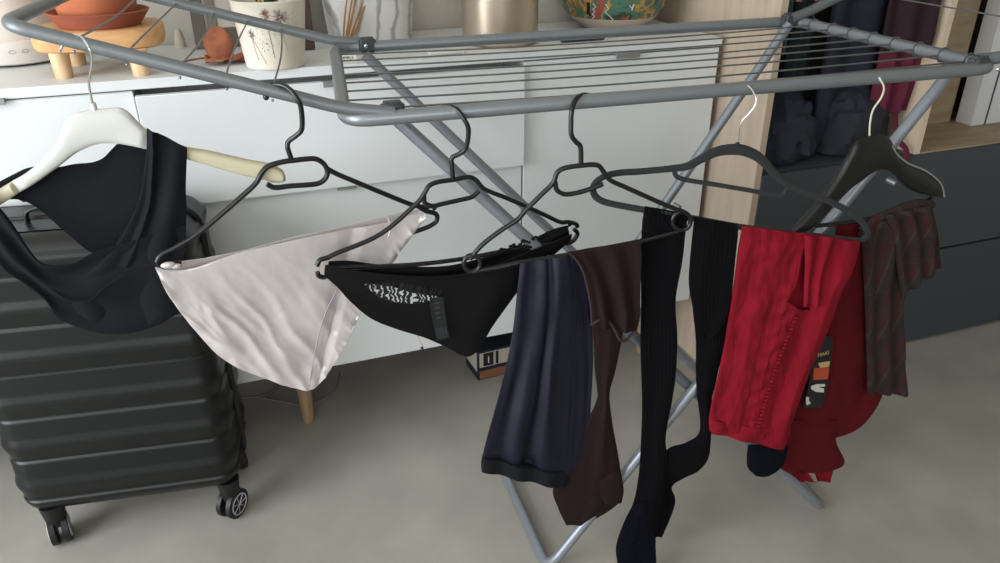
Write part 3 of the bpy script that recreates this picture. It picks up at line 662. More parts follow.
cloth('right_leg', pair(P5, [(694, 219), (690, 259), (689, 285), (693, 310), (696, 340), (696, 370), (697, 395)], [(738, 226), (736, 250), (734, 275), (730, 306), (725, 345), (718, 372), (712.5, 395)], -.004, nu=80, nv=50, th=.006, fold=rib(.004, 2)), blk_tights, bt)
cloth('folded_foot', pair(P5, [(694.5, 217), (691, 255), (690, 285), (692.5, 306), (695, 326), (702, 338)], [(737, 224), (735, 255), (733, 280), (729, 305), (724, 322), (713, 339)], .008, nu=60, nv=46, th=.004, fold=rib(.004, 5)), blk_tights, bt)
# red tights
rt = thing('red_tights', 'crimson cabled knit tights folded over the right part of the flocked hanger', 'tights', P5.pt(745, 445))
SL = [(803.5, 246), (806, 262), (806, 285), (810.5, 311), (800, 309), (786, 300), (794, 286), (799.5, 268)]
sl2 = [(P5.pt(*p, .014).dot(P5.u), P5.pt(*p, .014).z) for p in SL]
def rhole(u, v, p):
    if p is None: return 'front'
    return in_poly(p.dot(P5.u), p.z, sl2)
def redfold(u, v, p):
    d = .0045*sin(v*21+1.5*sin(u*3)+.6)*(.5+.5*u)*(1-.5*u)
    d += .005*fold_noise(p, 20, 9)+.0022*fold_noise((p.x, p.y, p.z*.45), 75, 3)
    s_ = v-(.55-.10*sin(u*3)); d += .005*max(0, 1-abs(s_)*11)*(u > .25)*(1+.5*sin(u*85+6*v))
    s_ = v-.87; d += .006*max(0, 1-abs(s_)*7)
    s_ = v-.2; d += .003*max(0, 1-abs(s_)*12)*(1+.5*sin(u*60))
    return d
RA = [(742, 225.5), (737, 257), (731, 300), (724, 345), (716, 385), (709, 416), (709.5, 431)]
RB = [(860, 241), (855, 262), (838, 305), (824, 340), (805, 385), (793, 420), (783, 449)]
cloth('front_fold', pair(P5, RA, RB, .006, nu=150, nv=120, th=.009, fold=redfold, hole=rhole), red_m, rt)
cloth('waistband_strip', pair(P5, [(804, 235), (805, 262), (804, 285), (803.5, 306)], [(832, 237), (824, 262), (819, 285), (818, 307)], .0165, nu=40, nv=20, th=.004, fold=lambda u, v, p: .004*sin(v*8+u)), red_m, rt)
cloth('bottom_fold', pair(P5, [(709, 419), (709.5, 427), (711, 432.5)], [(791, 427), (788, 440), (784, 450)], .009, nu=12, nv=60, th=.008, fold=lambda u, v, p: .004*sin(v*15+1.5*u)+.004*fold_noise(p, 30, 2)), red_m, rt)
kn = M()
for k in range(30):
    t = k/29; q = P5.pt(796-22*t-6*sin(t*3)-14*t*t, 318+108*t, .0235)
    kn.ball(q, .0055, 8, (1.1, .45, .55+.2*sin(k*2.7)))
cloth('cable_seam', kn, red_m, rt)
sk = obj('black_sock', pair(P5, [(748, 445), (747, 458), (748, 468), (756, 476)], [(788, 445), (785, 460), (778, 470), (766, 476)], -.004, nu=24, nv=20, th=.008), toe_m)
sk['label'] = 'black sock toe peeking out beneath the crimson tights'; sk['category'] = 'sock'
# maroon shirt
ms = thing('maroon_shirt', 'maroon jersey shirt with a small graphic print hanging behind the crimson tights', 'shirt', P6.pt(830, 478))
cloth('body', pair(P6, [(836, 226), (832, 260), (818, 300), (804, 345), (796, 390), (788, 430), (780, 468)], [(886, 220), (888, 260), (889, 300), (889, 345), (882, 390), (860, 425), (833, 436)], -.012, nu=80, nv=50, th=.006, fold=drape(.006, 10, 3)), maroon, ms)
cloth('tail', pair(P6, [(790, 420), (784, 450), (781, 468), (800, 474)], [(838, 420), (836, 440), (845, 463), (832, 472)], -.008, nu=30, nv=30, th=.005, fold=drape(.004, 9, 1)), maroon, ms)
cloth('lining', pair(P6, [(783, 460), (786, 470), (800, 481)], [(832, 462), (832, 473), (829, 482)], -.016, nu=14, nv=30, th=.003, fold=drape(.004, 12, 1),
    hole=lambda u, v, p: (p is None and True) or (.42 < v < .62 and u > .3)), red_m, ms, label='brighter red inside of the hem')
pr = cloth('graphic_print', pair(P6, [(824, 336), (816, 352), (811, 372), (807, 392), (803, 408)], [(832, 336), (832, 352), (829, 372), (826, 392), (822, 408)], .003, nu=20, nv=8, th=.0008, fold=None), ink_dk, ms, label='black printed patch')
def decal(pl, polys, off, m_, par, name):
    m = M()
    for poly in polys:
        a = [pl.pt(*p, off) for p in poly]; b = [pl.pt(*p, off-.0006) for p in poly]; n_ = len(a)
        m.add(a+b, [tuple(range(n_)), tuple(range(n_, 2*n_))[::-1]]+[(i, (i+1) % n_, n_+(i+1) % n_, n_+i) for i in range(n_)])
    return obj(name, m, m_, par, smooth=False)
decal(P6, [[(818, 363), (830, 361), (829, 367), (820, 368)]], .0049, ink_be, pr, 'print_patch')
decal(P6, [[(814, 368), (829, 368), (828, 379), (813, 380)]], .0048, ink_or, pr, 'print_patch')
decal(P6, [[(811, 386), (817, 384), (825, 384), (825, 386.5), (818, 387), (824, 388.5), (824, 392.5), (816, 392), (811, 389)], [(806, 397), (809, 397), (809, 401), (811, 403), (807, 405.5), (806, 402)]], .0049, ink_wh, pr, 'print_shape')
def text(s, size, mt, par, loc, ux, uz, name, ext=.0004):
    cu = bpy.data.curves.new('t', 'FONT'); cu.body = s; cu.size = size; cu.extrude = ext; cu.align_x = 'CENTER'; cu.align_y = 'CENTER'
    to = bpy.data.objects.new('t', cu); C.objects.link(to); bpy.context.view_layer.update()
    me = bpy.data.meshes.new_from_object(to.evaluated_get(bpy.context.evaluated_depsgraph_get())); 
    bpy.data.objects.remove(to)
    m = M(); ux = Vector(ux).normalized(); uz = Vector(uz).normalized(); un = ux.cross(uz)
    m.add([Vector(loc)+ux*q.co.x+uz*q.co.y+un*q.co.z for q in me.vertices], [tuple(p.vertices) for p in me.polygons])
    return obj(name, m, mt, par, smooth=False)
text('MAIG', .0125, ink_be, pr, P6.pt(823.5, 354, .0049), P6.u, (0, 0, 1), 'print_letters')
# tartan cloth
tc_ = thing('tartan_shirt', 'dark red and green tartan flannel hanging from the rightmost hanger', 'shirt', P6.pt(885, 396))
cloth('long_drop', pair(P6, [(858, 232), (862, 245), (864, 290), (866, 340), (867, 393)], [(905, 208), (914, 240), (905, 290), (904.5, 346), (909, 396)], .006, nu=90, nv=60, th=.007,
    fold=lambda u, v, p: .006*sin(v*15+u*1.2)+.004*fold_noise(p, 12, 4)), plaid_m, tc_)
cloth('short_drop', pair(P6, [(886, 215), (892, 235), (896, 262), (901, 298)], [(932, 204), (937, 225), (939.5, 245), (940.5, 268)], .016, nu=60, nv=50, th=.006,
    fold=lambda u, v, p: .006*sin(v*18+u)+.004*fold_noise(p, 14, 2)), plaid_m, tc_)
cloth('top_roll', M().tube(spl(P6.line([(862, 231, 0), (872, 221, .002), (888, 214, .004), (903, 207.5, .006), (918, 203.5, .006), (931, 205, .004)]), 40), .009, 12), plaid_m, tc_)
# ---------------------------------------------------------------- suitcase
A0 = atZ(38, 517, .105); B0 = atZ(236, 490, .105)
ang = atan2(B0.y-A0.y, B0.x-A0.x); WID = .462; DEP = .25; Z0, Z1 = .092, .74
U = Vector((cos(ang), sin(ang), 0)); V = Vector((-sin(ang), cos(ang), 0))
O = Vector((B0.x+.012, B0.y, 0))-U*WID
sc_ = thing('suitcase', 'black ribbed hard-shell suitcase standing on spinner wheels below the white hanger', 'suitcase', O+U*WID/2+V*DEP/2)
def sw(x, y, z): return O+U*x+V*y+Vector((0, 0, z))
def shell(y0, y1, front):
    """rounded box with horizontal ribs on its outer face"""
    m = M(); nz = 190; R = .05; per = []
    hw = WID/2
    k = 12
    def outline(d):    # cross-section from the closed mid plane (y1) around the front
        pts = []
        rr = R
        pts.append((0+d, y1)); 
        for j in range(k+1):
            a = PI/2*j/k; pts.append((rr-rr*cos(a)+d*cos(a), y0+rr-rr*sin(a)+d*sin(a)))
        for j in range(1, 12): pts.append((rr+(WID-2*rr)*j/12, y0+d))
        for j in range(k+1):
            a = PI/2*j/k; pts.append((WID-rr+rr*sin(a)-d*sin(a), y0+rr-rr*cos(a)+d*cos(a)))
        pts.append((WID-d, y1)); return pts
    rows = []
    for i in range(nz):
        t = i/(nz-1); z = Z0+(Z1-Z0)*t
        e = min(t, 1-t)*(Z1-Z0); cap = 0
        if e < R: cap = R-sqrt(max(0, R*R-(R-e)**2))
        ph = 1-((z-Z0-.045)/.105) % 1.0
        L_ = [(0, .0045), (.40, .0045), (.56, 0), (.64, 0), (.93, .0085), (.965, .0085), (1, .0045)]
        for (a_, b_), (c_, d_) in zip(L_, L_[1:]):
            if a_ <= ph <= c_: s_ = b_+(d_-b_)*(ph-a_)/(c_-a_)
        if e < .03: s_ = .0045
        rows.append([(x, y, z) for (x, y) in outline(s_+cap)])
    n = len(rows[0])
    for r_ in rows:
        m.v += [sw(*( (p[0], p[1] if front else DEP-p[1], p[2]) )) for p in r_]
    for i in range(nz-1):
        for j in range(n-1): m.f.append((i*n+j, i*n+j+1, (i+1)*n+j+1, (i+1)*n+j))
        m.f.append((i*n+n-1, i*n, (i+1)*n, (i+1)*n+n-1))
    m.f.append(tuple(range(n))); m.f.append(tuple((nz-1)*n+j for j in range(n))[::-1])
    return m
obj('front_shell', shell(0, DEP/2-.004, True), case_m, sc_)
obj('back_shell', shell(0, DEP/2-.004, False), case_m, sc_)
zp = rc([sw(.004, DEP/2, Z0+.004), sw(WID-.004, DEP/2, Z0+.004), sw(WID-.004, DEP/2, Z1-.004), sw(.004, DEP/2, Z1-.004)], .05, 8, True)
obj('zip_band', M().tube(zp, (.009, .0045), 10, flat=V), case_tr, sc_)
hd = spl([sw(.15, DEP*.42, Z1-.004), sw(.155, DEP*.42, Z1+.022), sw(.19, DEP*.42, Z1+.032), sw(.25, DEP*.42, Z1+.032), sw(.285, DEP*.42, Z1+.022), sw(.29, DEP*.42, Z1-.004)], 30)
obj('carry_handle', M().tube(hd, (.009, .005), 10), case_tr, sc_)
sd = spl([sw(WID-.002, DEP*.42, .46), sw(WID+.020, DEP*.42, .475), sw(WID+.022, DEP*.42, .56), sw(WID-.002, DEP*.42, .60)], 24)
obj('side_handle', M().tube(sd, (.011, .006), 10, flat=U), case_tr, sc_)
tr_ = M()
for x in (.13, .31): tr_.tube([sw(x, DEP*.86, Z1-.03), sw(x, DEP*.86, Z1+.012)], .007, 10)
tr_.tube(spl([sw(.11, DEP*.86, Z1+.010), sw(.13, DEP*.86, Z1+.017), sw(.31, DEP*.86, Z1+.017), sw(.33, DEP*.86, Z1+.010)], 20), (.013, .008), 12)
obj('pull_handle', tr_, case_tr, sc_)
for (x, z) in ((.02, Z0+.02), (WID-.02, Z0+.02)): obj('corner_guard', M().ball(sw(x, .10, z+.005), .03, 16, (.8, 1, .7)), case_tr, sc_)
bd = M().box((-.014, -.001, -.007), (.014, .003, .007), .001); bq = sw(.215, -.004+.006, .42)
for q in bd.v: q += bq
def wheel(x, y, rot):
    c = sw(x, y, .036); a = radians(rot); ax = Vector((cos(a), sin(a), 0)); fw = Vector((-sin(a), cos(a), 0))
    p = obj('wheel_housing', M().tube([sw(x, y, .052)+fw*.0, sw(x, y, Z0+.016)], [.020, .026], 16).ball(sw(x, y, .056), .0185, 14, (1, 1, .6)), case_tr, sc_)
    for s in (-1, 1):
        wc = c+ax*s*.013
        ty = M().tube([wc-ax*.007, wc-ax*.0055, wc+ax*.0055, wc+ax*.007], [.032, .0355, .0355, .032], 26)
        w_ = obj('wheel', ty, case_tr, p)
        sp = M()
        oc = wc+ax*s*.0072
        sp.tube([oc, oc+ax*s*.0014], .0045, 12)
        rg = [oc+(fw*cos(t)+Vector((0, 0, 1))*sin(t)  )*.025 for t in [2*PI*i/24 for i in range(25)]]; sp.tube(rg, .0018, 6, cap=False)
        for k in range(7):
            t = 2*PI*k/7; d_ = fw*cos(t)+Vector((0, 0, 1))*sin(t); sp.tube([oc+d_*.003, oc+d_*.025], (.0018, .0009), 6)
        obj('hub', sp, wheel_s, w_, label='silver spoked hub')
wheel(.055, .035, 190); wheel(WID-.035, .04, -38); wheel(.045, DEP-.045, 20); wheel(WID-.045, DEP-.045, 20)
# ---------------------------------------------------------------- things on the dresser
def pot_pos(u, v, r):    # centre from the pixel of the front foot
    p = atZ(u, v, TOP); d = Vector((p.x, p.y, 0)).normalized(); return p.x+d.x*r, p.y+d.y*r
# humidifier
hx, hy = pot_pos(8, 69, .115); hx += .026
hu = thing('humidifier', 'pale round humidifier with three buttons at the left end of the dresser', 'humidifier', (hx, hy, TOP))
obj('base', M().lathe([(.100, .0), (.110, .004), (.112, .012), (.112, .048), (.108, .052)], (hx, hy, TOP+.004), 56), hum_b, hu)
obj('tank', M().lathe([(.107, .052), (.108, .058), (.104, .09), (.094, .14), (.080, .19), (.06, .22), (0, .228)], (hx, hy, TOP+.004), 56), hum_m, hu)
obj('foot', M().lathe([(.09, 0), (.092, .005)], (hx, hy, TOP), 40), dark_gap, hu)
a0 = atan2(-hy, -hx)
bt_ = M()
for k in (-1.2, -.05, 1.1):
    a = a0+.19*k+.16; c = Vector((hx+.1125*cos(a), hy+.1125*sin(a), TOP+.034)); tt = Vector((-sin(a), cos(a), 0))
    bt_.tube([c+tt*.0065*cos(q)+Vector((0, 0, .0035*sin(q))) for q in [2*PI*i/16 for i in range(17)]], .0006, 6)
obj('button', bt_, hum_k, hu)
# plant stand + terracotta pot
sL = atZ(64, 79, TOP); sR = atZ(144, 76, TOP)
sc0 = Vector(((sL.x+sR.x)/2, sL.y+.085, TOP))
stn = thing('plant_stand', 'small pine plant stand with rounded top and short legs on the dresser', 'plant stand', sc0)
for p in ((sL.x, sL.y+.012), (sR.x-.004, sR.y+.012), (sL.x+.01, sL.y+.15), (sR.x-.02, sR.y+.15)):
    obj('leg', M().lathe([(.0165, 0), (.0175, .004), (.0195, .052)], (p[0], p[1], TOP), 10), pine_leg, stn)
bm_pts = []
for k in range(48):
    a = 2*PI*k/48; rx = .126*(abs(cos(a))**.55)*(1 if cos(a) > 0 else -1); ry = .1*(abs(sin(a))**.55)*(1 if sin(a) > 0 else -1)
    bm_pts.append((sc0.x+rx, sc0.y+ry))
sm_ = M(); n_ = len(bm_pts)
lv = [(.93, .050), (.985, .054), (1.0, .062), (1.0, .082), (.985, .088), (.96, .090)]
for s, z in lv: sm_.v += [Vector((sc0.x+(x-sc0.x)*s, sc0.y+(y-sc0.y)*s, TOP+z)) for x, y in bm_pts]
for i in range(len(lv)-1):
    for j in range(n_): sm_.f.append((i*n_+j, i*n_+(j+1) % n_, (i+1)*n_+(j+1) % n_, (i+1)*n_+j))
sm_.f.append(tuple(range(n_))[::-1]); sm_.f.append(tuple((len(lv)-1)*n_+j for j in range(n_)))
obj('stand_top', sm_, pine, stn)
zt = TOP+.090
tx, ty_ = sc0.x+.005, sc0.y
sau = obj('saucer', M().lathe([(0, .0), (.078, 0), (.083, .006), (.098, .026), (.101, .029), (.097, .031), (.094, .028), (.08, .009), (0, .008)], (tx, ty_, zt+.0005), 56), terr2)
sau['label'] = 'brown plastic saucer under the terracotta pot on the pine stand'; sau['category'] = 'saucer'
tpn = thing('flower_pot', 'plain terracotta flower pot in a brown saucer on the pine stand', 'plant pot', (tx, ty_, zt+.009))
obj('pot', M().lathe([(0, 0), (.072, 0), (.074, .003), (.088, .12), (.094, .12), (.096, .15), (.089, .15), (.085, .125), (0, .125)], (tx, ty_, zt+.009), 56), terr, tpn)
obj('soil', M().lathe([(0, .134), (.05, .135), (.0855, .128)], (tx, ty_, zt+.009), 40), soil, tpn)
# floral pot
FS = .90
fx, fy = pot_pos(277, 71, .063)
fp = thing('flower_pot', 'cream ceramic pot painted with thin purple flowers holding a green plant', 'plant pot', (fx, fy, TOP))
prof = [(0, 0), (.066, 0), (.070, .004), (.0705, .012), (.086, .150), (.0875, .1535), (.085, .1555), (.082, .152), (.076, .12), (0, .12)]
prof = [(a*FS, b*FS) for a, b in prof]
pot_o = obj('pot', M().lathe(prof, (fx, fy, TOP), 72), cream_cer, fp)
obj('soil', M().lathe([(0, .126), (.04, .128), (.0725, .123)], (fx, fy, TOP), 40), soil, fp)
fa = atan2(-fy, -fx)
def fpnt(a, z, e=.0006):
    r = (.0705+(.086-.0705)*(z-.012)/.138)*FS+e; return Vector((fx+r*cos(fa+a), fy+r*sin(fa+a), TOP+z*FS))
def strokes(par, name, mt, segs, w_=.0007):
    m = M()
    for s in segs: m.tube([fpnt(*q) for q in s], (w_, .0003), 6)
    return obj(name, m, mt, par)
def flower(a, z, r, n, seed):
    rnd = random.Random(seed); out = []
    for k in range(n):
        t = 2*PI*k/n+rnd.uniform(-.2, .2); rr = r*rnd.uniform(.65, 1.1)
        out.append([(a+cos(t)*rr*s/.078, z+sin(t)*rr*s) for s in (.15, .5, 1)])
    return out
strokes(pot_o, 'painted_flower', ink_pink, flower(-.12, .128, .012, 16, 1)+flower(-.13, .134, .008, 10, 2), .0010)
strokes(pot_o, 'painted_flower', ink_pur, flower(.26, .122, .019, 24, 3), .0010)
strokes(pot_o, 'painted_flower', ink_pur, flower(-.62, .085, .012, 14, 4)+flower(-.72, .12, .007, 9, 7), .0007)
strokes(pot_o, 'painted_stem', ink_grn, [[(-.12, .12), (-.1, .10), (-.06, .07), (-.02, .03)], [(.27, .11), (.33, .07), (.42, .045)], [(-.6, .075), (-.45, .045), (-.30, .018)], [(-.62, .08), (-.60, .05), (-.55, .025)]], .0006)
rnd = random.Random(5); dots = []
for k in range(70):
    a, z = rnd.choice([(-.33, .09), (-.28, .06), (.0, .09), (.55, .1)]); a += rnd.gauss(0, .12); z += rnd.gauss(0, .018); z = min(.145, max(.015, z))
    dots.append([(a, z), (a+rnd.uniform(-.02, .02), z+rnd.uniform(.001, .003))])
strokes(pot_o, 'painted_sprig', ink_grn, dots, .0008)
lf = M()
def leafblade(m, base, tip, w_, bend):
    b = Vector(base); t = Vector(tip); ax = (t-b); sd_ = Vector((-ax.y, ax.x, 0)); sd_ = (sd_ if sd_.length > 1e-3 else Vector((1, 0, 0))).normalized(); k = 10; v = []
    for i in range(k+1):
        s = i/k; c = b+ax*s+Vector(bend)*sin(PI*s)*.5; ww = w_*sin(PI*(s*.85+.12))
        v += [c-sd_*ww, c+Vector((0, 0, -.3*ww)), c+sd_*ww]
    for i in range(k+1): v += [v[i*3]+Vector((0, 0, .002)), v[i*3+1]+Vector((0, 0, .002)), v[i*3+2]+Vector((0, 0, .002))]
    f = []
    o = (k+1)*3
    for i in range(k):
        for j in range(2):
            f.append((i*3+j, i*3+j+1, (i+1)*3+j+1, (i+1)*3+j)); f.append((o+i*3+j, o+(i+1)*3+j, o+(i+1)*3+j+1, o+i*3+j+1))
        f.append((i*3, (i+1)*3, o+(i+1)*3, o+i*3)); f.append((i*3+2, o+i*3+2, o+(i+1)*3+2, (i+1)*3+2))
    f.append((0, o, o+1, 1)); f.append((1, o+1, o+2, 2))
    m.add(v, f)
for (dx, dy, h_, w_, b) in ((.02, -.02, .20, .016, .03), (-.03, .0, .17, .010, -.03), (.045, .01, .18, .018, .04), (.0, .03, .22, .016, 0), (-.05, .02, .16, .012, -.04)):
    leafblade(lf, (fx+dx*.3, fy+dy*.5, TOP+.124), (fx+dx*1.2, fy+dy*1.4, TOP+.124+h_), w_, (b, 0, 0))
obj('leaves', lf, green_m, fp)
obj('stem', M().tube([(fx-.018, fy-.035, TOP+.122), (fx-.024, fy-.03, TOP+.25)], .0035, 8), straw, fp)
# picture frame behind the pot
fr1 = thing('picture_frame', 'grey wooden picture frame leaning on the wall behind the floral pot', 'picture frame', (.08, 2.06, TOP))
yl = 2.045
def lean(m):
    return m.xf(lambda p: (p.x, p.y+(p.z-TOP)*.16, p.z))
xa = atZ(192, 50, TOP); xa.x += .022
obj('stile', lean(M().box((xa.x-.012, yl, TOP+.001), (xa.x+.018, yl+.02, TOP+.50), .002)), grey_fr, fr1)
obj('stile', lean(M().box((xa.x+.024, yl+.004, TOP+.001), (xa.x+.046, yl+.02, TOP+.50), .002)), mat('taupe frame wood', srgb(140, 132, 122), .6), fr1)
obj('rail', lean(M().box((xa.x+.046, yl+.004, TOP+.001), (.235, yl+.02, TOP+.045), .002)), mat('shaded grey rail', srgb(104, 102, 92), .6), fr1)  # shade on the bottom rail is mixed into its olive grey
obj('mat_board', lean(M().box((xa.x+.046, yl+.010, TOP+.045), (.235, yl+.018, TOP+.49), .001)), paper, fr1)
fr2 = obj('wooden_frame', M().box((0, 0, 0), (.032, .022, .42), .002), brown_fr)
q = atZ(303, 51, TOP); fr2.location = (q.x+.014, q.y+.01, TOP+.0005); fr2.rotation_euler = (radians(-9), 0, 0)
fr2['label'] = 'dark brown wooden strip of frame leaning between floral pot and marble pot'; fr2['category'] = 'frame'
# dried leaf
q = atZ(226, 66, TOP)
lm = M(); nu_, nv_2 = 26, 18
def leafp(u, v):   # u along, v across
    w_ = .036*sin(PI*min(1, u*.9+.08))**.6
    x = -.045+.10*u; y = (v-.5)*2*w_
    z = .006+.020*abs(sin(v*5+u*2))*.5+.008*fold_noise((u*3, v*3, 0), 2, 1)
    return Vector((q.x+.004+x, q.y+.03+y, TOP+z))
for i in range(nu_):
    for j in range(nv_2): lm.v.append(leafp(i/(nu_-1), j/(nv_2-1)))
for i in range(nu_-1):
    for j in range(nv_2-1): lm.f.append((i*nv_2+j, (i+1)*nv_2+j, (i+1)*nv_2+j+1, i*nv_2+j+1))
lob = M().ball((0, 0, 0), 1, 24)
lob.xf(lambda p: (q.x-.008+p.x*.031*(1+.1*noise.noise(p*3)), q.y+.045+p.y*.009+.010*p.z, TOP+.040+p.z*.037))
lm.add(lob.v, lob.f)
dl = thing('dried_leaf', 'curled orange-brown dried leaf left of the floral pot', 'leaf', (q.x, q.y+.03, TOP))
lfo = obj('blade', lm, leaf_dry, dl)
sdm = lfo.modifiers.new('s', 'SOLIDIFY'); sdm.thickness = .0015
a_ = atZ(203, 60, TOP+.01); b_ = atZ(176, 63, TOP+.004)
obj('stalk', M().tube(spl([q+Vector((-.03, .03, .010)), a_+Vector((0, 0, .004)), b_], 20), .0022, 8), mat('red brown stalk', srgb(120, 60, 44), .6), dl)
# small white figurine
q = atZ(181, 47, TOP)
fg = obj('candle_stub', M().lathe([(0, 0), (.013, 0), (.0135, .003), (.012, .02), (.009, .034), (.006, .042), (0, .045)], (q.x, q.y-.005, TOP), 24), mat('off white wax', srgb(198, 192, 178), .6))
fg['label'] = 'small off-white rounded object at the wall right of the plant stand'; fg['category'] = 'ornament'
# marble pot
mx, my = pot_pos(366, 43, .112)
my = min(my, YB-.125)
mp_ = thing('flower_pot', 'large white marbled pot in the middle of the dresser top', 'plant pot', (mx, my, TOP))
obj('pot', M().lathe([(0, 0), (.100, 0), (.105, .004), (.106, .02), (.122, .20), (.124, .205), (.120, .208), (.114, .2), (.108, .16), (0, .16)], (mx, my, TOP), 72), marble, mp_)
obj('soil', M().lathe([(0, .178), (.05, .18), (.112, .174)], (mx, my, TOP), 40), soil, mp_)
# straw
sb0 = atZ(346, 50, TOP)
dg = thing('dried_grass', 'bunch of golden dried grass stalks leaning on the marbled pot', 'dried grass', sb0)
for k, (du, tu) in enumerate(((-3, 348), (-1, 353), (0, 356), (1, 359), (2, 367), (3, 371))):
    b = atZ(345+du*.7, 49, TOP+.002); dd = ray(tu, -14); 
    t = (sb0.y+.02)/dd.y; e = CAM+dd*t; e.y = sb0.y+.012
    obj('stalk', M().tube(spl([b, b.lerp(e, .5)+Vector((.003*(k % 3-1), -.002, 0)), e], 14), [(.0026-.0011*i/13) for i in range(14)], 7), straw, dg)
# canister
cx_, cy_ = pot_pos(500, 49, .096)
cn = thing('canister', 'champagne coloured metal canister between marbled pot and painted bowl', 'canister', (cx_, cy_, TOP))
obj('body', M().lathe([(0, 0), (.086, 0), (.094, .006), (.0955, .014), (.0955, .24), (.092, .24), (.092, .02), (0, .02)], (cx_, cy_, TOP), 72), canm, cn)
obj('base_ring', M().lathe([(.0955, .012), (.0968, .014), (.0968, .018), (.0955, .020)], (cx_, cy_, TOP), 72), canm, cn)
# painted bowl
bx_, by_ = pot_pos(603, 28, .065)
by_ = min(by_, YB-.155)
bw = thing('painted_bowl', 'round ceramic bowl painted green teal and orange beside the oak wardrobe', 'bowl', (bx_, by_, TOP))
obj('bowl_foot', M().lathe([(0, 0), (.070, 0), (.078, .003), (.112, .026), (.124, .036)], (bx_, by_, TOP), 72), mat('bare clay', srgb(196, 182, 166), .7), bw, label='unpainted clay foot')
bo_ = obj('bowl_body', M().lathe([(.1238, .0358), (.138, .055), (.148, .085), (.150, .12), (.142, .16), (.146, .165), (.140, .168), (.132, .15), (.10, .06), (0, .05)], (bx_, by_, TOP), 72), bowl_m, bw)
ba = atan2(-by_, -bx_)
def bp_(a, z):
    r = .1238+(.138-.1238)*(z-.0358)/.0192 if z < .055 else .138+(.148-.138)*(z-.055)/.03
    return Vector((bx_+(r+.0008)*cos(ba+a), by_+(r+.0008)*sin(ba+a), TOP+z))
zz = M()
for s in ([(-.42, .038), (-.36, .045), (-.40, .050), (-.33, .058), (-.38, .063), (-.31, .07), (-.36, .078)], [(.02, .037), (-.05, .047), (-.14, .058), (-.07, .067), (-.13, .078)], [(.30, .075), (.34, .068), (.38, .078), (.36, .062)]):
    obj('white_zigzag', M().tube([bp_(*p) for p in s], .0014, 6), ink_wh, bo_, label='white zigzag glaze line')
bk = M()
for s in ([(-.46, .045), (-.44, .08)], [(-.49, .05), (-.47, .08)]): obj('black_stroke', M().tube([bp_(*p) for p in s], .003, 6), ink_dk, bo_)
# pen, tag, packet
pa = atZ(561, 40.5, TOP+.006); pb = atZ(604, 37.5, TOP+.006)
pn = thing('marker_pen', 'dark marker lying on the dresser in front of the painted bowl', 'pen', (pa+pb)/2-Vector((0, 0, .006)))
obj('barrel', M().tube([pa, pa.lerp(pb, .03), pa.lerp(pb, .66)], [.004, .006, .006], 14), pen_m, pn)
obj('cap', M().tube([pa.lerp(pb, .66), pa.lerp(pb, .97), pb], [.0066, .0066, .005], 14), pen_m, pn)
tg0 = atZ(348, 62, TOP)
pt_ = thing('price_tag', 'small cream paper tag with printed word on the dresser below the marbled pot', 'tag', tg0)
ux = Vector((cos(-.2), sin(-.2), 0)); uz = Vector((0.05, .55, .83)).normalized()
tgm = M().box((-.020, -.0004, 0), (.020, .0004, .024)); tgm.xf(lambda p: tg0+ux*p.x+uz*p.z+ux.cross(uz)*(-p.y))
obj('card', tgm, paper, pt_, smooth=False)
text('SIMPLY', .009, ink_dk, pt_, tg0+uz*.009+ux.cross(uz)*.0008, ux, uz, 'letters')
pk = atZ(446, 54, TOP)
pkm = M().box((-.045, -.012, .0), (.045, .012, .006), .003)
pkm.xf(lambda p: (pk.x+p.x, pk.y+p.y-.05*p.x+.003*sin(p.x*200), TOP+.0005+p.z*(1+.5*sin(p.x*140))))
pko = obj('film_packet', pkm, clear_m); pko['label'] = 'flat crinkled clear film packet on the dresser before the canister'; pko['category'] = 'packet'
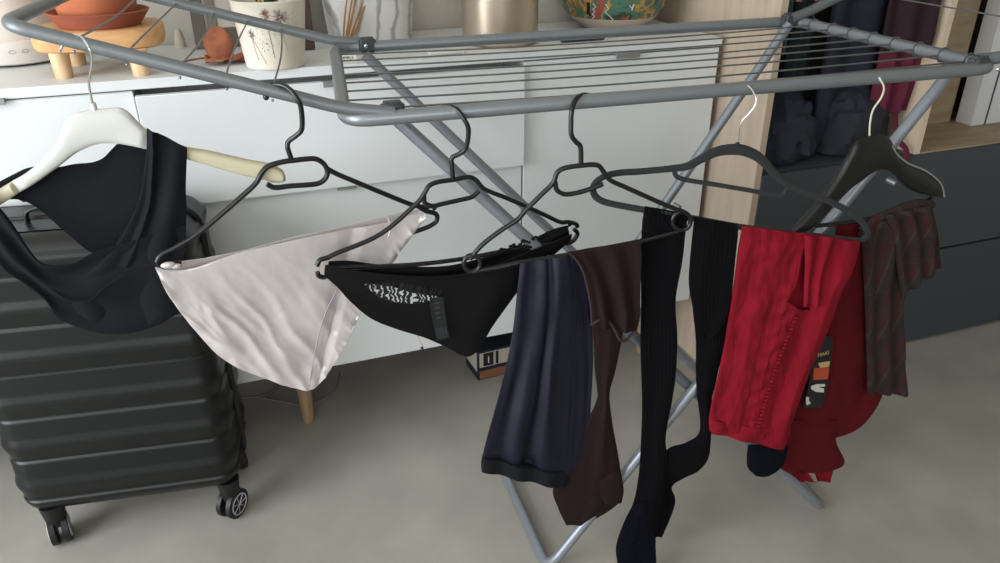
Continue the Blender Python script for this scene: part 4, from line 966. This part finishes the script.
# box below dresser
bc = atZ(478, 381, 0)
cb = thing('card_box', 'small blue-black card box with cream label on the floor under the dresser', 'box', bc)
ub = Vector((cos(.06), sin(.06), 0)); vb = Vector((-sin(.06), cos(.06), 0))
lft = atZ(468, 362, .045)
def bxp(x, y, z): return bc+ub*x+vb*y+Vector((0, 0, z))
def obox(x0, x1, y0, y1, z0, z1, bev=0):
    m = M().box((x0, y0, z0), (x1, y1, z1), bev); return m.xf(lambda p: bxp(p.x-.35*p.y*0, p.y, p.z))
obj('box_body', obox(0, .20, 0, .10, .001, .10, .001), blueblk, cb)
obj('side_label', obox(-.0012, 0, .006, .094, .03, .094), creamcard, cb, smooth=False)
obj('front_label', obox(.006, .11, -.0012, 0, .045, .094), creamcard, cb, smooth=False)
obj('lower_band', obox(.006, .20, -.0012, 0, .004, .032), cardbr, cb, smooth=False)
obj('label_panel', obox(.018, .05, -.0022, -.0012, .048, .092), ink_dk, cb, smooth=False)
text('I', .034, ink_wh, cb, bxp(.034, -.003, .068), ub, (0, 0, 1), 'letter')
obj('label_panel', obox(.058, .066, -.0022, -.0012, .048, .092), ink_dk, cb, smooth=False)
# cables
cbm = M()
cbm.tube(spl([atZ(*p, .004) for p in ((262, 398), (285, 402), (304, 405), (325, 398), (336, 388), (340, 372))], 50), .0025, 6)
cb1 = obj('cable', cbm, cable_m); cb1['label'] = 'grey cable curving on the floor behind the dresser leg'; cb1['category'] = 'cable'
cb2 = obj('cable', M().tube(spl([atZ(*p, .004) for p in ((238, 398), (262, 396), (276, 388), (284, 378), (288, 366))], 50), .0025, 6), cable_m)
cb2['label'] = 'short grey cable loop on the floor beside the suitcase'; cb2['category'] = 'cable'
# ---------------------------------------------------------------- light
def area(name, loc, rot, sx, sy, e, col):
    l = bpy.data.lights.new(name, 'AREA'); l.shape = 'RECTANGLE'; l.size = sx; l.size_y = sy; l.energy = e; l.color = col
    o = bpy.data.objects.new(name, l); C.objects.link(o); o.location = loc; o.rotation_euler = rot; return o
area('window_or_fill_light', (XL+.01, (WY0+WY1)/2, (WZ0+WZ1)/2), (0, radians(-90), 0), WZ1-WZ0-.1, WY1-WY0-.1, 118, (.94, .975, 1.0))
area('window_or_fill_light', ((FX0+FX1)/2, YF+.01, 1.55), (radians(90), 0, 0), FX1-FX0-.1, 1.4, 36, (.99, .985, .98))  # weak fill lamp added behind the camera, no known window there
W = bpy.data.worlds.new('sky'); S.world = W; W.use_nodes = True
bg = W.node_tree.nodes['Background']; bg.inputs[0].default_value = (.75, .85, 1, 1); bg.inputs[1].default_value = 1.0
S.view_settings.view_transform = 'Standard'; S.view_settings.look = 'None'; S.view_settings.gamma = 1; S.view_settings.exposure = 0
